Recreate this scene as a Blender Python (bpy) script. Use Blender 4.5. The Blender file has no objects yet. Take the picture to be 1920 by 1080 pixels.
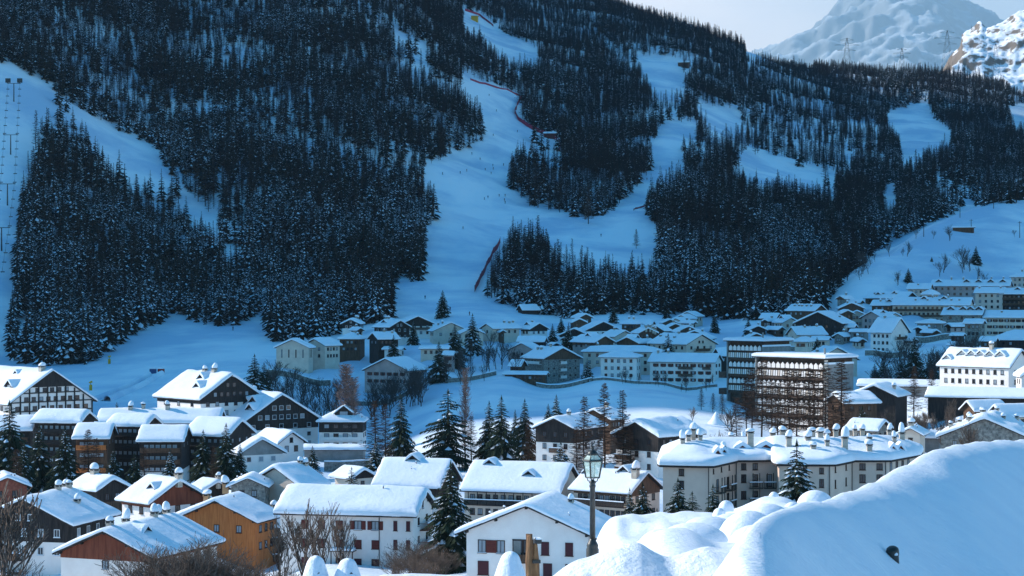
SUN_E, SKY_S, SKY_SAT, SKY_HUE, CLOUD, HAZE, EXPO = 5.0, 0.142, 1.38, 0.485, 1.5, 0.000026, 0.68
import bpy, math, random
import numpy as np
from mathutils import Vector, Matrix, noise
R = math.radians
F = 3600.0                      # focal length of the view in photo pixels
SC = bpy.context.scene
COL = SC.collection
rnd = random.Random(7)

def at(px, py, D):
    return Vector(((px - 960) / F * D, D, (540 - py) / F * D))

# ---------------------------------------------------------------- materials
MATS = {}
def _new(name):
    m = bpy.data.materials.new(name); m.use_nodes = True
    nt = m.node_tree
    return m, nt, nt.nodes['Principled BSDF']

def mat(name, c1, c2=None, scale=3.0, rough=0.85, bump=0.0, bscale=None, detail=4, stretch=None, spec=0.3, metal=0.0, lo=0.35, hi=0.65, wet=None):
    if name in MATS: return MATS[name]
    m, nt, b = _new(name)
    N, L = nt.nodes, nt.links
    b.inputs['Roughness'].default_value = rough
    b.inputs['Specular IOR Level'].default_value = spec
    b.inputs['Metallic'].default_value = metal
    tc = N.new('ShaderNodeTexCoord'); mp = N.new('ShaderNodeMapping')
    L.new(tc.outputs['Object'], mp.inputs[0])
    if stretch: mp.inputs['Scale'].default_value = stretch
    if c2 is not None:
        n = N.new('ShaderNodeTexNoise'); n.inputs['Scale'].default_value = scale; n.inputs['Detail'].default_value = detail
        n.inputs['Roughness'].default_value = 0.6
        L.new(mp.outputs[0], n.inputs['Vector'])
        r = N.new('ShaderNodeValToRGB'); r.color_ramp.elements[0].position = lo; r.color_ramp.elements[1].position = hi
        r.color_ramp.elements[0].color = (*c1, 1); r.color_ramp.elements[1].color = (*c2, 1)
        L.new(n.outputs[0], r.inputs[0]); L.new(r.outputs[0], b.inputs['Base Color'])
    else:
        b.inputs['Base Color'].default_value = (*c1, 1)
    if bump:
        n2 = N.new('ShaderNodeTexNoise'); n2.inputs['Scale'].default_value = bscale or scale * 4; n2.inputs['Detail'].default_value = 9; n2.inputs['Roughness'].default_value = .62
        L.new(mp.outputs[0], n2.inputs['Vector'])
        bp = N.new('ShaderNodeBump'); bp.inputs['Strength'].default_value = 1.0; bp.inputs['Distance'].default_value = bump
        L.new(n2.outputs[0], bp.inputs['Height']); L.new(bp.outputs[0], b.inputs['Normal'])
    MATS[name] = m
    return m

SNOW_A, SNOW_B = (0.80, 0.85, 0.92), (0.86, 0.90, 0.95)
def snow_mat(name, bump, bscale, cscale=0.3, stretch=None):
    return mat(name, SNOW_A, SNOW_B, scale=cscale, rough=0.6, bump=bump, bscale=bscale, spec=0.2, stretch=stretch)
M_SNOW = snow_mat('roof_snow', 0.10, 1.1)
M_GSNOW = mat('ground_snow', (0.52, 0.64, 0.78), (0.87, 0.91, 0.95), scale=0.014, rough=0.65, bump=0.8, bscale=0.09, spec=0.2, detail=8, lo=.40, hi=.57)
M_NSNOW = snow_mat('near_snow', 0.05, 5.0, 0.5, stretch=(1, 2.2, 1))
M_RSNOW = snow_mat('rough_snow', 0.10, 4.5, 0.5)
M_TSNOW = mat('tree_snow', (0.72, 0.80, 0.90), rough=0.7)
M_WHITE = mat('white_plaster', (0.84, 0.74, 0.68), (0.90, 0.81, 0.75), scale=0.5, bump=0.02, bscale=6)
M_CREAM = mat('cream_plaster', (0.64, 0.50, 0.40), (0.74, 0.60, 0.49), scale=0.4, bump=0.02, bscale=6)
M_BEIGE = mat('beige_plaster', (0.62, 0.46, 0.37), (0.69, 0.53, 0.43), scale=0.3, bump=0.02, bscale=6)
M_PINK = mat('pink_plaster', (0.42, 0.30, 0.27), (0.52, 0.38, 0.34), scale=0.3, bump=0.02, bscale=6)
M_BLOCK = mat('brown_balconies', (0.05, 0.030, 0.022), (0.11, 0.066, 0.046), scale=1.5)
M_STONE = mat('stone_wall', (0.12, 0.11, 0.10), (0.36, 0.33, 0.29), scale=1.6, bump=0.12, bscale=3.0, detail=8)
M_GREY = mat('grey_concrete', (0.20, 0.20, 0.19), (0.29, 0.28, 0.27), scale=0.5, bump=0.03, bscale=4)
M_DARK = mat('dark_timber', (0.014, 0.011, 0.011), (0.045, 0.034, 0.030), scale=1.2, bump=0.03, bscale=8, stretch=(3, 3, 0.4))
M_BROWN = mat('brown_timber', (0.07, 0.036, 0.022), (0.15, 0.08, 0.048), scale=1.2, bump=0.03, bscale=8, stretch=(3, 3, 0.4))
M_ORANGE = mat('orange_timber', (0.40, 0.115, 0.03), (0.56, 0.19, 0.055), scale=1.2, bump=0.03, bscale=8, stretch=(3, 3, 0.3))
M_RED = mat('red_brown_boards', (0.14, 0.035, 0.018), (0.23, 0.062, 0.032), scale=1.0, bump=0.02, bscale=8, stretch=(3, 3, 0.3))
M_BRICK = mat('red_brick', (0.20, 0.055, 0.035), (0.32, 0.10, 0.06), scale=2.5, bump=0.03, bscale=9)
M_SHUT = mat('shutter_red', (0.10, 0.022, 0.018), (0.16, 0.04, 0.03), scale=2.0, stretch=(1, 1, 6))
M_MAROON = mat('maroon_shutter', (0.075, 0.022, 0.026), (0.10, 0.03, 0.034), scale=2.0, stretch=(1, 1, 8))
M_ROOF = mat('roof_boards', (0.022, 0.017, 0.016), (0.05, 0.038, 0.034), scale=2)
M_GLASS = mat('window_glass', (0.012, 0.016, 0.022), rough=0.12, spec=0.6)
M_CURT = mat('curtained_glass', (0.22, 0.25, 0.28), (0.34, 0.37, 0.40), scale=1.5, rough=0.3, stretch=(6, 6, 0.4))
M_FRAME = mat('window_frame_wood', (0.05, 0.025, 0.018))
M_WFRAME = mat('white_frame', (0.60, 0.60, 0.60))
M_IRON = mat('dark_iron', (0.012, 0.014, 0.013), (0.03, 0.034, 0.032), scale=6, rough=0.45, spec=0.5)
M_NEEDLE = mat('spruce_needles', (0.010, 0.019, 0.012), (0.030, 0.046, 0.026), scale=0.8, rough=0.9, spec=0.1)
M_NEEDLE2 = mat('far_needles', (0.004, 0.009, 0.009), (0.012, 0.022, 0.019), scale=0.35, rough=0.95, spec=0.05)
M_LARCH = mat('larch_twigs', (0.042, 0.026, 0.020), (0.10, 0.060, 0.043), scale=0.6, rough=0.95, spec=0.05)
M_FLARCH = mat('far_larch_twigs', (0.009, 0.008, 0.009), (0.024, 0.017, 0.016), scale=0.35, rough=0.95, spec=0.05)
M_BARE = mat('bare_bark', (0.09, 0.066, 0.054), (0.19, 0.145, 0.12), scale=3, rough=0.95, spec=0.05)
M_TRUNK = mat('trunk_bark', (0.022, 0.016, 0.013), (0.06, 0.042, 0.034), scale=3, rough=0.95, spec=0.05)
M_POPLAR = mat('pale_twigs', (0.13, 0.085, 0.075), (0.24, 0.17, 0.15), scale=1, rough=0.95, spec=0.05)
M_ROCK = mat('rock', (0.10, 0.085, 0.075), (0.30, 0.26, 0.22), scale=0.05, bump=2.0, bscale=0.1, detail=8)
M_NET = mat('red_net', (0.30, 0.020, 0.045), (0.40, 0.04, 0.08), scale=0.3)
M_CHIM = mat('chimney_plaster', (0.40, 0.34, 0.28), (0.58, 0.51, 0.43), scale=1.2, bump=0.02, bscale=5)
M_ORCH = mat('orange_brick', (0.42, 0.22, 0.11), (0.52, 0.30, 0.16), scale=2)
M_YELLOW = mat('yellow_pad', (0.55, 0.33, 0.03))

# ---------------------------------------------------------------- object helpers
def tag(o, label=None, cat=None, group=None, kind=None):
    if label: o['label'] = label
    if cat: o['category'] = cat
    if group: o['group'] = group
    if kind: o['kind'] = kind
    return o

def empty(name, loc, rz=0.0, label=None, cat=None, group=None):
    o = bpy.data.objects.new(name, None); COL.objects.link(o)
    o.location = loc; o.rotation_euler = (0, 0, rz); o.empty_display_size = 0.5
    return tag(o, label, cat, group)

def link(name, me, parent=None):
    o = bpy.data.objects.new(name, me); COL.objects.link(o)
    if parent is not None: o.parent = parent
    return o

def copy_tree(o, parent=None):
    c = o.copy(); COL.objects.link(c); c.parent = parent
    for ch in list(o.children): copy_tree(ch, c)
    return c

class MB:
    def __init__(s): s.v = []; s.f = []; s.m = []; s.mats = []; s.smooth = []
    def mi(s, m):
        if m not in s.mats: s.mats.append(m)
        return s.mats.index(m)
    def add(s, vs, fs, m, smooth=False):
        b = len(s.v); k = s.mi(m)
        s.v.extend([tuple(v) for v in vs])
        for f in fs: s.f.append(tuple(i + b for i in f)); s.m.append(k); s.smooth.append(smooth)
    def box(s, x0, x1, y0, y1, z0, z1, m):
        s.add([(x0,y0,z0),(x1,y0,z0),(x1,y1,z0),(x0,y1,z0),(x0,y0,z1),(x1,y0,z1),(x1,y1,z1),(x0,y1,z1)],
              [(0,3,2,1),(4,5,6,7),(0,1,5,4),(1,2,6,5),(2,3,7,6),(3,0,4,7)], m)
    def prism(s, pts, y0, y1, m):          # polygon in x,z (counter-clockwise seen from -y) extruded along y
        n = len(pts)
        vs = [(p[0], y0, p[1]) for p in pts] + [(p[0], y1, p[1]) for p in pts]
        fs = [tuple(range(n)), tuple(range(2*n-1, n-1, -1))]
        fs += [((i+1) % n, i, i+n, (i+1) % n + n) for i in range(n)]
        s.add(vs, fs, m)
    def tube(s, a, b, ra, rb, m, n=6, cap=True, smooth=True):
        a = Vector(a); b = Vector(b); d = b - a
        if d.length < 1e-6: return
        u = d.orthogonal().normalized(); w = d.cross(u).normalized()
        vs = []
        for p, r in ((a, ra), (b, rb)):
            for i in range(n):
                t = 2*math.pi*i/n; vs.append(p + u*(r*math.cos(t)) + w*(r*math.sin(t)))
        fs = [(i, (i+1) % n, (i+1) % n + n, i+n) for i in range(n)]
        s.add(vs, fs, m, smooth)
        if cap: s.add(vs, [tuple(range(n-1, -1, -1)), tuple(range(n, 2*n))], m)
    def lathe(s, prof, m, n=12, c=(0,0,0), smooth=True):
        vs = []; fs = []
        for r, z in prof:
            for i in range(n):
                t = 2*math.pi*i/n; vs.append((c[0]+r*math.cos(t), c[1]+r*math.sin(t), c[2]+z))
        for k in range(len(prof)-1):
            for i in range(n):
                j = (i+1) % n; fs.append((k*n+i, k*n+j, (k+1)*n+j, (k+1)*n+i))
        fs.append(tuple(range(n-1, -1, -1))); fs.append(tuple(range((len(prof)-1)*n, len(prof)*n)))
        s.add(vs, fs, m, smooth)
    def mesh(s, name):
        me = bpy.data.meshes.new(name); me.from_pydata(s.v, [], s.f)
        for m in s.mats: me.materials.append(m)
        me.polygons.foreach_set('material_index', s.m); me.polygons.foreach_set('use_smooth', s.smooth)
        me.update(); return me
    def build(s, name, parent=None): return link(name, s.mesh(name), parent)

def grid_mesh(name, P, m, smooth=True):
    """P: array (rows, cols, 3)"""
    nr, nc = P.shape[:2]
    i = np.arange(nr-1)[:, None]*nc + np.arange(nc-1)[None, :]
    f = np.stack([i, i+1, i+nc+1, i+nc], -1).reshape(-1, 4)
    me = bpy.data.meshes.new(name)
    me.vertices.add(nr*nc); me.vertices.foreach_set('co', P.reshape(-1).astype(np.float32))
    me.loops.add(len(f)*4); me.loops.foreach_set('vertex_index', f.reshape(-1).astype(np.int32))
    me.polygons.add(len(f)); me.polygons.foreach_set('loop_start', (np.arange(len(f))*4).astype(np.int32))
    me.update(calc_edges=True)
    me.polygons.foreach_set('use_smooth', np.full(len(f), smooth))
    me.materials.append(m); me.update()
    return me
# ---------------------------------------------------------------- terrain
# known ground heights along sight lines (direction, [(distance, sight-line drop), ...])
GC = {
-700: [(60,1740),(150,1452),(300,1068),(450,905),(600,790),(750,730),(850,690),(1000,560),(1200,350),(1500,90),(2000,-180),(2800,-350),(3800,-450)],
0: [(60,1740),(150,1452),(300,1074),(400,968),(500,905),(560,840),(620,785),(700,745),(800,712),(870,685),(1000,560),(1100,450),(1200,350),(1350,200),(1500,90),(1650,0),(2000,-180),(2800,-350),(3800,-450)],
300: [(60,1740),(150,1452),(300,1064),(400,965),(500,905),(560,850),(620,788),(700,748),(800,700),(900,655),(1000,608),(1100,540),(1200,455),(1400,300),(1600,160),(1800,40),(2000,-60),(2600,-260),(3800,-400)],
600: [(60,1740),(150,1452),(300,1054),(400,960),(500,895),(600,850),(680,790),(760,740),(820,700),(880,660),(950,620),(1050,588),(1200,470),(1400,330),(1600,200),(1800,90),(2000,0),(2600,-200),(3800,-350)],
850: [(60,1740),(150,1452),(300,1060),(400,960),(500,880),(600,808),(660,768),(720,735),(800,690),(870,640),(950,600),(1000,580),(1150,520),(1300,430),(1450,340),(1650,260),(1900,150),(2300,60),(2700,0),(3300,-80),(3800,-100)],
1100: [(60,1740),(150,1452),(300,1065),(400,960),(470,885),(560,812),(650,757),(740,722),(800,690),(870,635),(930,607),(1000,590),(1080,560),(1200,490),(1350,430),(1500,385),(1700,310),(2000,220),(2400,130),(2900,50),(3300,0),(3800,10)],
1250: [(60,1740),(150,1452),(300,1070),(400,958),(480,880),(570,805),(660,752),(740,724),(800,690),(870,632),(950,600),(1030,580),(1150,520),(1300,455),(1450,400),(1600,345),(1900,250),(2300,160),(2800,80),(3200,45),(3800,90)],
1400: [(60,1740),(150,1452),(300,1080),(400,955),(500,870),(600,800),(650,775),(750,725),(830,670),(880,630),(950,600),(1000,590),(1150,520),(1350,440),(1600,360),(2000,270),(2500,180),(3000,102),(3300,108),(3800,150)],
1560: [(60,1740),(150,1452),(300,1090),(400,955),(500,868),(600,800),(700,740),(800,660),(900,610),(980,580),(1060,552),(1200,520),(1400,450),(1700,370),(2000,310),(2500,220),(3000,152),(3200,140),(3800,170)],
1640: [(700,730),(800,655),(850,632),(930,592),(1000,560),(1060,520),(1120,488),(1250,500),(1450,450),(1700,390),(2000,320),(2500,235),(3000,165),(3250,145),(3800,170)],
1740: [(60,1740),(150,1452),(300,1100),(400,900),(500,820),(620,740),(740,690),(850,640),(940,592),(1030,555),(1100,500),(1200,440),(1250,423),(1380,445),(1600,400),(2000,320),(2500,235),(3000,165),(3250,145),(3800,170)],
1850: [(430,850),(500,790),(540,745),(600,715),(700,690),(1330,389),(1250,415),(1450,405)],
1920: [(60,1740),(150,1452),(300,1100),(430,850),(500,790),(540,750),(600,715),(700,690),(780,658),(850,640),(940,600),(1050,550),(1120,500),(1200,450),(1300,395),(1380,376),(1500,400),(1700,372),(2000,330),(2600,240),(3200,182),(3800,195)],
2300: [(60,1740),(150,1452),(300,1100),(500,780),(700,680),(850,620),(1050,520),(1200,420),(1300,370),(1400,345),(1500,365),(1700,350),(2000,310),(2600,220),(3200,170),(3800,190)],
2700: [(60,1740),(150,1452),(300,1100),(500,760),(700,660),(850,600),(1050,480),(1200,390),(1400,300),(1700,250),(2000,210),(2600,150),(3200,120),(3800,130)],
}
CTRL = [(u, D, y) for u, l in GC.items() for D, y in l]

def solve_ground(extra):
    pts = np.array(CTRL + extra, float)
    X = np.stack([pts[:, 0]/1000, np.log(pts[:, 1])*0.75], 1); v = pts[:, 2]/1000
    n = len(X)
    d2 = ((X[:, None]-X[None])**2).sum(-1)
    K = 0.5*d2*np.log(d2+1e-12)
    lam = np.full(n, 2e-5); lam[len(CTRL):] = 1e-5
    K[np.arange(n), np.arange(n)] = lam
    P = np.concatenate([np.ones((n, 1)), X], 1)
    A = np.zeros((n+3, n+3)); A[:n, :n] = K; A[:n, n:] = P; A[n:, :n] = P.T
    w = np.linalg.solve(A, np.concatenate([v, np.zeros(3)]))
    def ev(u, lnD):
        Q = np.stack([np.ravel(u)/1000, np.ravel(lnD)*0.75], 1); out = np.empty(len(Q))
        for k in range(0, len(Q), 20000):
            q = Q[k:k+20000]; e2 = ((q[:, None]-X[None])**2).sum(-1)
            out[k:k+20000] = (0.5*e2*np.log(e2+1e-12)) @ w[:n] + w[n] + q @ w[n+1:]
        return (out*1000).reshape(np.shape(u))
    return ev

SUN_AZ, SUN_EL = R(22), R(28)          # azimuth beyond "left", elevation
def shade_mountain(x, y):
    """unseen mountain added beyond the left edge of the view, shaped to throw the shade"""
    s = y*math.cos(SUN_AZ) + x*math.sin(SUN_AZ)
    edge = np.clip((s - 532)/14, 0, 1); edge = edge*edge*(3-2*edge)
    d = np.clip(-(x + 0.27*y + 90), 0, 1500)
    return np.minimum(d*0.85, np.clip(420 + 3.0*(s-532), 0, 1400))*edge  # height and edge tuned to set where its shade ends
SHADE_S, SHADE_W = 430.0, 150.0

NU, ND = 236, 400
UU = np.concatenate([np.linspace(-6500, -760, 26), np.linspace(-680, 2700, NU), np.linspace(2900, 5500, 8)])
LD = np.linspace(math.log(58), math.log(3850), ND)
def build_ground(extra):
    ev = solve_ground(extra)
    U, L = np.meshgrid(np.clip(UU, -680, 2700), LD)
    PY = ev(U, L); D = np.exp(L)
    X = (np.broadcast_to(UU, U.shape)-960)/F*D; Z = (540-PY)/F*D
    rs = np.random.RandomState(3)
    def wav(sc, amp):
        z = np.zeros_like(X)
        for k in range(7):
            a = rs.uniform(0, 6.28); f = 6.28/(sc*rs.uniform(.6, 1.7)); z += np.sin(X*f*math.cos(a) + D*f*math.sin(a) + rs.uniform(0, 6.28))
        return z*amp/7
    far = np.clip((D-950)/400, 0, 1)
    Z += wav(45, 1.0)*(0.10+far*2.6) + wav(160, 1.0)*far*11
    Z += shade_mountain(X, D)
    return X, D, Z

def ground_lookup(X, D, Z):
    l0, dl = LD[0], LD[1]-LD[0]
    def g(x, y):
        u = 960 + x*F/y
        if not np.isfinite(u): u = 960
        j = int(np.searchsorted(UU, u) - 1); j = max(0, min(len(UU)-2, j)); fu = min(1, max(0, (u-UU[j])/(UU[j+1]-UU[j])))
        t = (math.log(max(y, 58.01))-l0)/dl; i = max(0, min(ND-2, int(t))); ft = min(1, max(0, t-i))
        return float((Z[i, j]*(1-fu)+Z[i, j+1]*fu)*(1-ft) + (Z[i+1, j]*(1-fu)+Z[i+1, j+1]*fu)*ft)
    return g
def hit(px, py, D0=650, D1=3700, step=6.0):
    """first ground point seen at (px, py)"""
    D = D0; prev = None
    while D < D1:
        x = (px-960)/F*D; z = ground(x, D); y = 540 - z*F/D
        if prev is not None and y <= py and prev[0] > py:
            t = (prev[0]-py)/(prev[0]-y+1e-9); Dh = prev[1] + (D-prev[1])*t
            return Vector(((px-960)/F*Dh, Dh, ground((px-960)/F*Dh, Dh)))
        prev = (y, D); D += step
    return None
# ---------------------------------------------------------------- houses
PENDING = []          # finished after the ground is known
EXTRA = []
_wcache = {}
def window_mesh(w, h, kind, fm, shm, glass):
    key = (round(w, 2), round(h, 2), kind, fm.name, glass.name)
    if key in _wcache: return _wcache[key]
    b = MB(); t = 0.10
    b.box(-w/2+t, w/2-t, -0.012, 0.05, t, h-t, glass)
    b.box(-w/2, -w/2+t, -0.07, 0.05, 0, h, fm); b.box(w/2-t, w/2, -0.07, 0.05, 0, h, fm)
    b.box(-w/2+t, w/2-t, -0.07, 0.05, 0, t, fm); b.box(-w/2+t, w/2-t, -0.07, 0.05, h-t, h, fm)
    if kind != 'far': b.box(-0.035, 0.035, -0.05, 0.04, t, h-t, fm)
    b.box(-w/2-0.08, w/2+0.08, -0.16, 0.03, -0.09, -0.003, fm)
    if kind == 'near': b.box(-w/2-0.04, w/2+0.04, -0.14, -0.02, 0.0, 0.07, M_SNOW)
    _wcache[key] = b.mesh('window'); return _wcache[key]
def shutter_mesh(w, h, m):
    key = ('s', round(w, 2), round(h, 2), m.name)
    if key in _wcache: return _wcache[key]
    b = MB(); b.box(-w/2, w/2, -0.11, -0.06, 0.02, h-0.02, m)
    for k in range(3): b.box(-w/2+.05, w/2-.05, -0.13, -0.108, h*(.12+.33*k), h*(.2+.33*k), m)
    _wcache[key] = b.mesh('shutter'); return _wcache[key]

def put_window(root, x, y, z, rot, w=1.0, h=1.3, kind='far', fm=None, shut=None, glass=None):
    fm = fm or M_FRAME
    if kind == 'closed':
        o = link('window', window_mesh(w, h, 'plain', fm, None, glass or M_GLASS), root)
        s = link('shutter', shutter_mesh(w, h, shut or M_MAROON), o)
    else:
        o = link('window', window_mesh(w, h, kind, fm, None, glass or M_GLASS), root)
        if shut is not None:
            for sg in (-1, 1):
                s = link('shutter', shutter_mesh(w*0.52, h, shut), o); s.location = (sg*(w/2+w*0.27), 0.03, 0)
    o.location = (x, y, z); o.rotation_euler = (0, 0, rot)
    return o

def snow_sheet(name, parent, gw, L, zfun, T, seed, m, ns=18, nt=14, hipk=None, lump=0.10):
    """a rounded, uneven layer of snow lying on a roof"""
    hw, hl = gw/2+0.06, L/2+0.06
    def axis(h, n, ridge):
        r = min(T*0.9, h*0.4)
        a = [0, r*0.06, r*0.22, r*0.55, r]
        mid = np.linspace(r, 2*h-r, n)[1:-1]
        return np.array(a + list(mid) + [2*h-q for q in reversed(a)]) - h
    xs = axis(hw, ns | 1, True); ys = axis(hl, nt, False)
    rr = min(T*1.0, hw*0.4)
    P = np.zeros((len(ys)+2, len(xs)+2, 3))
    for j in range(-1, len(ys)+1):
        for i in range(-1, len(xs)+1):
            x = xs[max(0, min(len(xs)-1, i))]; y = ys[max(0, min(len(ys)-1, j))]
            d = min(hw-abs(x), hl-abs(y)); q = min(1, max(0, d/rr))
            # smooth ridge
            zr = zfun(math.copysign(math.sqrt(x*x+0.12*T*T), x or 1.0), y)
            nz = noise.noise(Vector((x*0.28+seed*7.3, y*0.28, seed)))*lump*1.6 + noise.noise(Vector((x*0.9+seed, y*0.9, 3)))*lump*0.5
            edge = 0.30 + 0.70*math.sqrt(max(0, 1-(1-q)**2))
            hgt = T*edge*(1 + nz*0.6) + nz*q*0.5
            bulge = 0.10*T if q < 0.3 else 0
            if i < 0 or j < 0 or i >= len(xs) or j >= len(ys):
                P[j+1, i+1] = (x*0.985, y*0.985, zr-0.04)
            else:
                wob = noise.noise(Vector((x*0.5+seed*3, y*0.5, 9)))*0.30*T
                sx = (bulge+wob*(1-q)) * (1 if x > 0 else -1) if hw-abs(x) < rr else 0
                sy = (bulge+wob*(1-q)) * (1 if y > 0 else -1) if hl-abs(y) < rr else 0
                P[j+1, i+1] = (x+sx, y+sy, zr+hgt)
    return link(name, grid_mesh(name, P, m), parent)

def snow_cap_profile(r, h):
    return [(r*0.9, 0), (r*1.08, h*0.15), (r*1.12, h*0.35), (r*0.98, h*0.62), (r*0.66, h*0.86), (r*0.25, h*0.99), (0.01, h)]

def chimney(parent, x, y, zb, h, w=0.7, m=None, capm=None, pointed=False):
    b = MB(); m = m or M_CHIM
    b.box(-w/2, w/2, -w/2, w/2, -1.2, h, m)
    b.box(-w*0.62, w*0.62, -w*0.62, w*0.62, h, h+0.09, m)
    for sx in (-1, 1):
        for sy in (-1, 1): b.box(sx*w*.5-.07, sx*w*.5+.07, sy*w*.5-.07, sy*w*.5+.07, h+.09, h+.36, m)
    b.box(-w*.4, w*.4, -w*.4, w*.4, h+.09, h+.34, M_GLASS)
    b.box(-w*0.66, w*0.66, -w*0.66, w*0.66, h+.36, h+.42, M_ROOF)
    o = b.build('chimney', parent); o.location = (x, y, zb); tl = (rnd.uniform(-.3, .3), rnd.uniform(-.3, .3))
    c = MB(); rr = w*(0.74+0.36*rnd.random()); hh = w*(1.7 if pointed else 1.1)*(0.55+0.75*rnd.random())
    c.lathe([(r*rr/w*1.0, z) for r, z in snow_cap_profile(w*0.72, hh)], M_SNOW, n=12, c=(0, 0, h+.40))
    for v in range(len(c.v)):
        q = c.v[v]; zz = q[2]-h-.4; n_ = 1+.22*noise.noise(Vector((q[0]*1.7+x, q[1]*1.7+y, zz)))
        c.v[v] = (q[0]*n_+zz*tl[0], q[1]*n_+zz*tl[1], q[2])
    cap = c.mesh('cap')
    # the snow cap belongs to the chimney's own mesh
    b.add([tuple(v.co) for v in cap.vertices], [tuple(p.vertices) for p in cap.polygons], M_SNOW, True)
    bpy.data.meshes.remove(cap); o.data = b.mesh('chimney'); return o

def dormer(roof, sg, y, x, zr, tanp, w=2.6, h=1.5, front=None, T=0.6, fr=0.0):
    """a gabled dormer standing on the slope sg at x (distance from the ridge)"""
    front = front or M_DARK
    depth = h/tanp + 0.4 if tanp > 0.2 else 3
    depth = min(depth, 5)
    b = MB()
    z0 = zr
    b.prism([(-w/2, -0.6), (w/2, -0.6), (w/2, h*0.35), (0, h), (-w/2, h*0.35)], 0, depth, front)
    b.box(-w*0.22, w*0.22, -0.05, 0.0, 0.05, h*0.5, M_CURT)
    o = 0.45
    b.prism([(-w/2-o, h*0.35-o*.5), (0, h+.06), (w/2+o, h*0.35-o*.5), (w/2+o, h*0.35-o*.5+.16), (0, h+.24), (-w/2-o, h*0.35-o*.5+.16)], -0.5, depth+.3, M_ROOF)
    sn = []
    n = 9
    for i in range(n+1):
        s = -1+2*i/n; xx = s*(w/2+o+.04); zz = h+.22-abs(s)*(h*0.65+o*.5)
        e = math.sqrt(max(0, 1-abs(s)**4))
        sn.append((xx, zz + T*(0.35+0.65*e) + (0.12*(1-min(1, abs(s)*3)))*-1))
    pts = [(-w/2-o, h*0.35-o*.5+.14), (0, h+.22), (w/2+o, h*0.35-o*.5+.14)] + sn[::-1]
    k = len(pts)
    for ya, yb, q in ((-0.52, depth+.6, 1),):
        vs = [(p[0], ya, p[1]) for p in pts] + [(p[0], ya+.35, p[1]) for p in pts] + [(p[0], yb, p[1]) for p in pts]
        cx = 0; 
        vs = [((v[0]*0.96, v[1], v[2]-0.10 if idx % k > 2 else v[2]) if idx < k else v) for idx, v in enumerate(vs)]
        fs = [tuple(range(k)), tuple(range(3*k-1, 2*k-1, -1))]
        for r_ in (0, 1):
            fs += [(r_*k+(i+1) % k, r_*k+i, (r_+1)*k+i, (r_+1)*k+(i+1) % k) for i in range(k)]
        b.add(vs, fs, M_SNOW, False)
    d = b.build('dormer', roof)
    d.location = (sg*x, y, z0); d.rotation_euler = (0, 0, R(-90) if sg < 0 else R(90))
    return d

def balcony(root, x0, x1, y, z, rot, depth=1.3, m=None, posts=0, h=1.0, solid=True, snow=True):
    m = m or M_BROWN
    b = MB(); w = x1-x0
    b.box(x0, x1, -depth, 0.0, -0.16, -0.02, m)
    if solid:
        n = max(3, int(w/0.22)); 
        for i in range(n):
            xx = x0 + (i+.5)*w/n; b.box(xx-w/n*.42, xx+w/n*.42, -depth-.04, -depth, 0.05, h-.06, m)
    else:
        n = max(3, int(w/0.16))
        for i in range(n+1):
            xx = x0 + i*w/n; b.box(xx-.015, xx+.015, -depth-.02, -depth+.01, -0.02, h-.04, m)
    b.box(x0, x1, -depth-.07, -depth+.03, h-.06, h+.02, m)
    for xx in (x0, x1-.08): b.box(xx, xx+.08, -depth+.03, -0.0, h-.08, h-.01, m); b.box(xx, xx+.08, -depth, -depth+.08, -.02, h-.06, m)
    if snow: b.box(x0+.02, x1-.02, -depth-.10, -depth+.06, h+.02, h+.20, M_SNOW)
    for i in range(posts):
        xx = x0 + (i+.5)*w/posts; b.box(xx-.07, xx+.07, -depth-.02, -depth+.12, -0.16, 2.7, m)
    o = b.build('balcony', root); o.location = (0, 0, z)
    mx = Matrix.Rotation(rot, 4, 'Z'); p = mx @ Vector((0, 0, 0))
    o.rotation_euler = (0, 0, rot)
    if abs(rot) < .1: o.location = (0, y, z)
    elif rot < 0: o.location = (y, 0, z)
    else: o.location = (y, 0, z)
    return o

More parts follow.
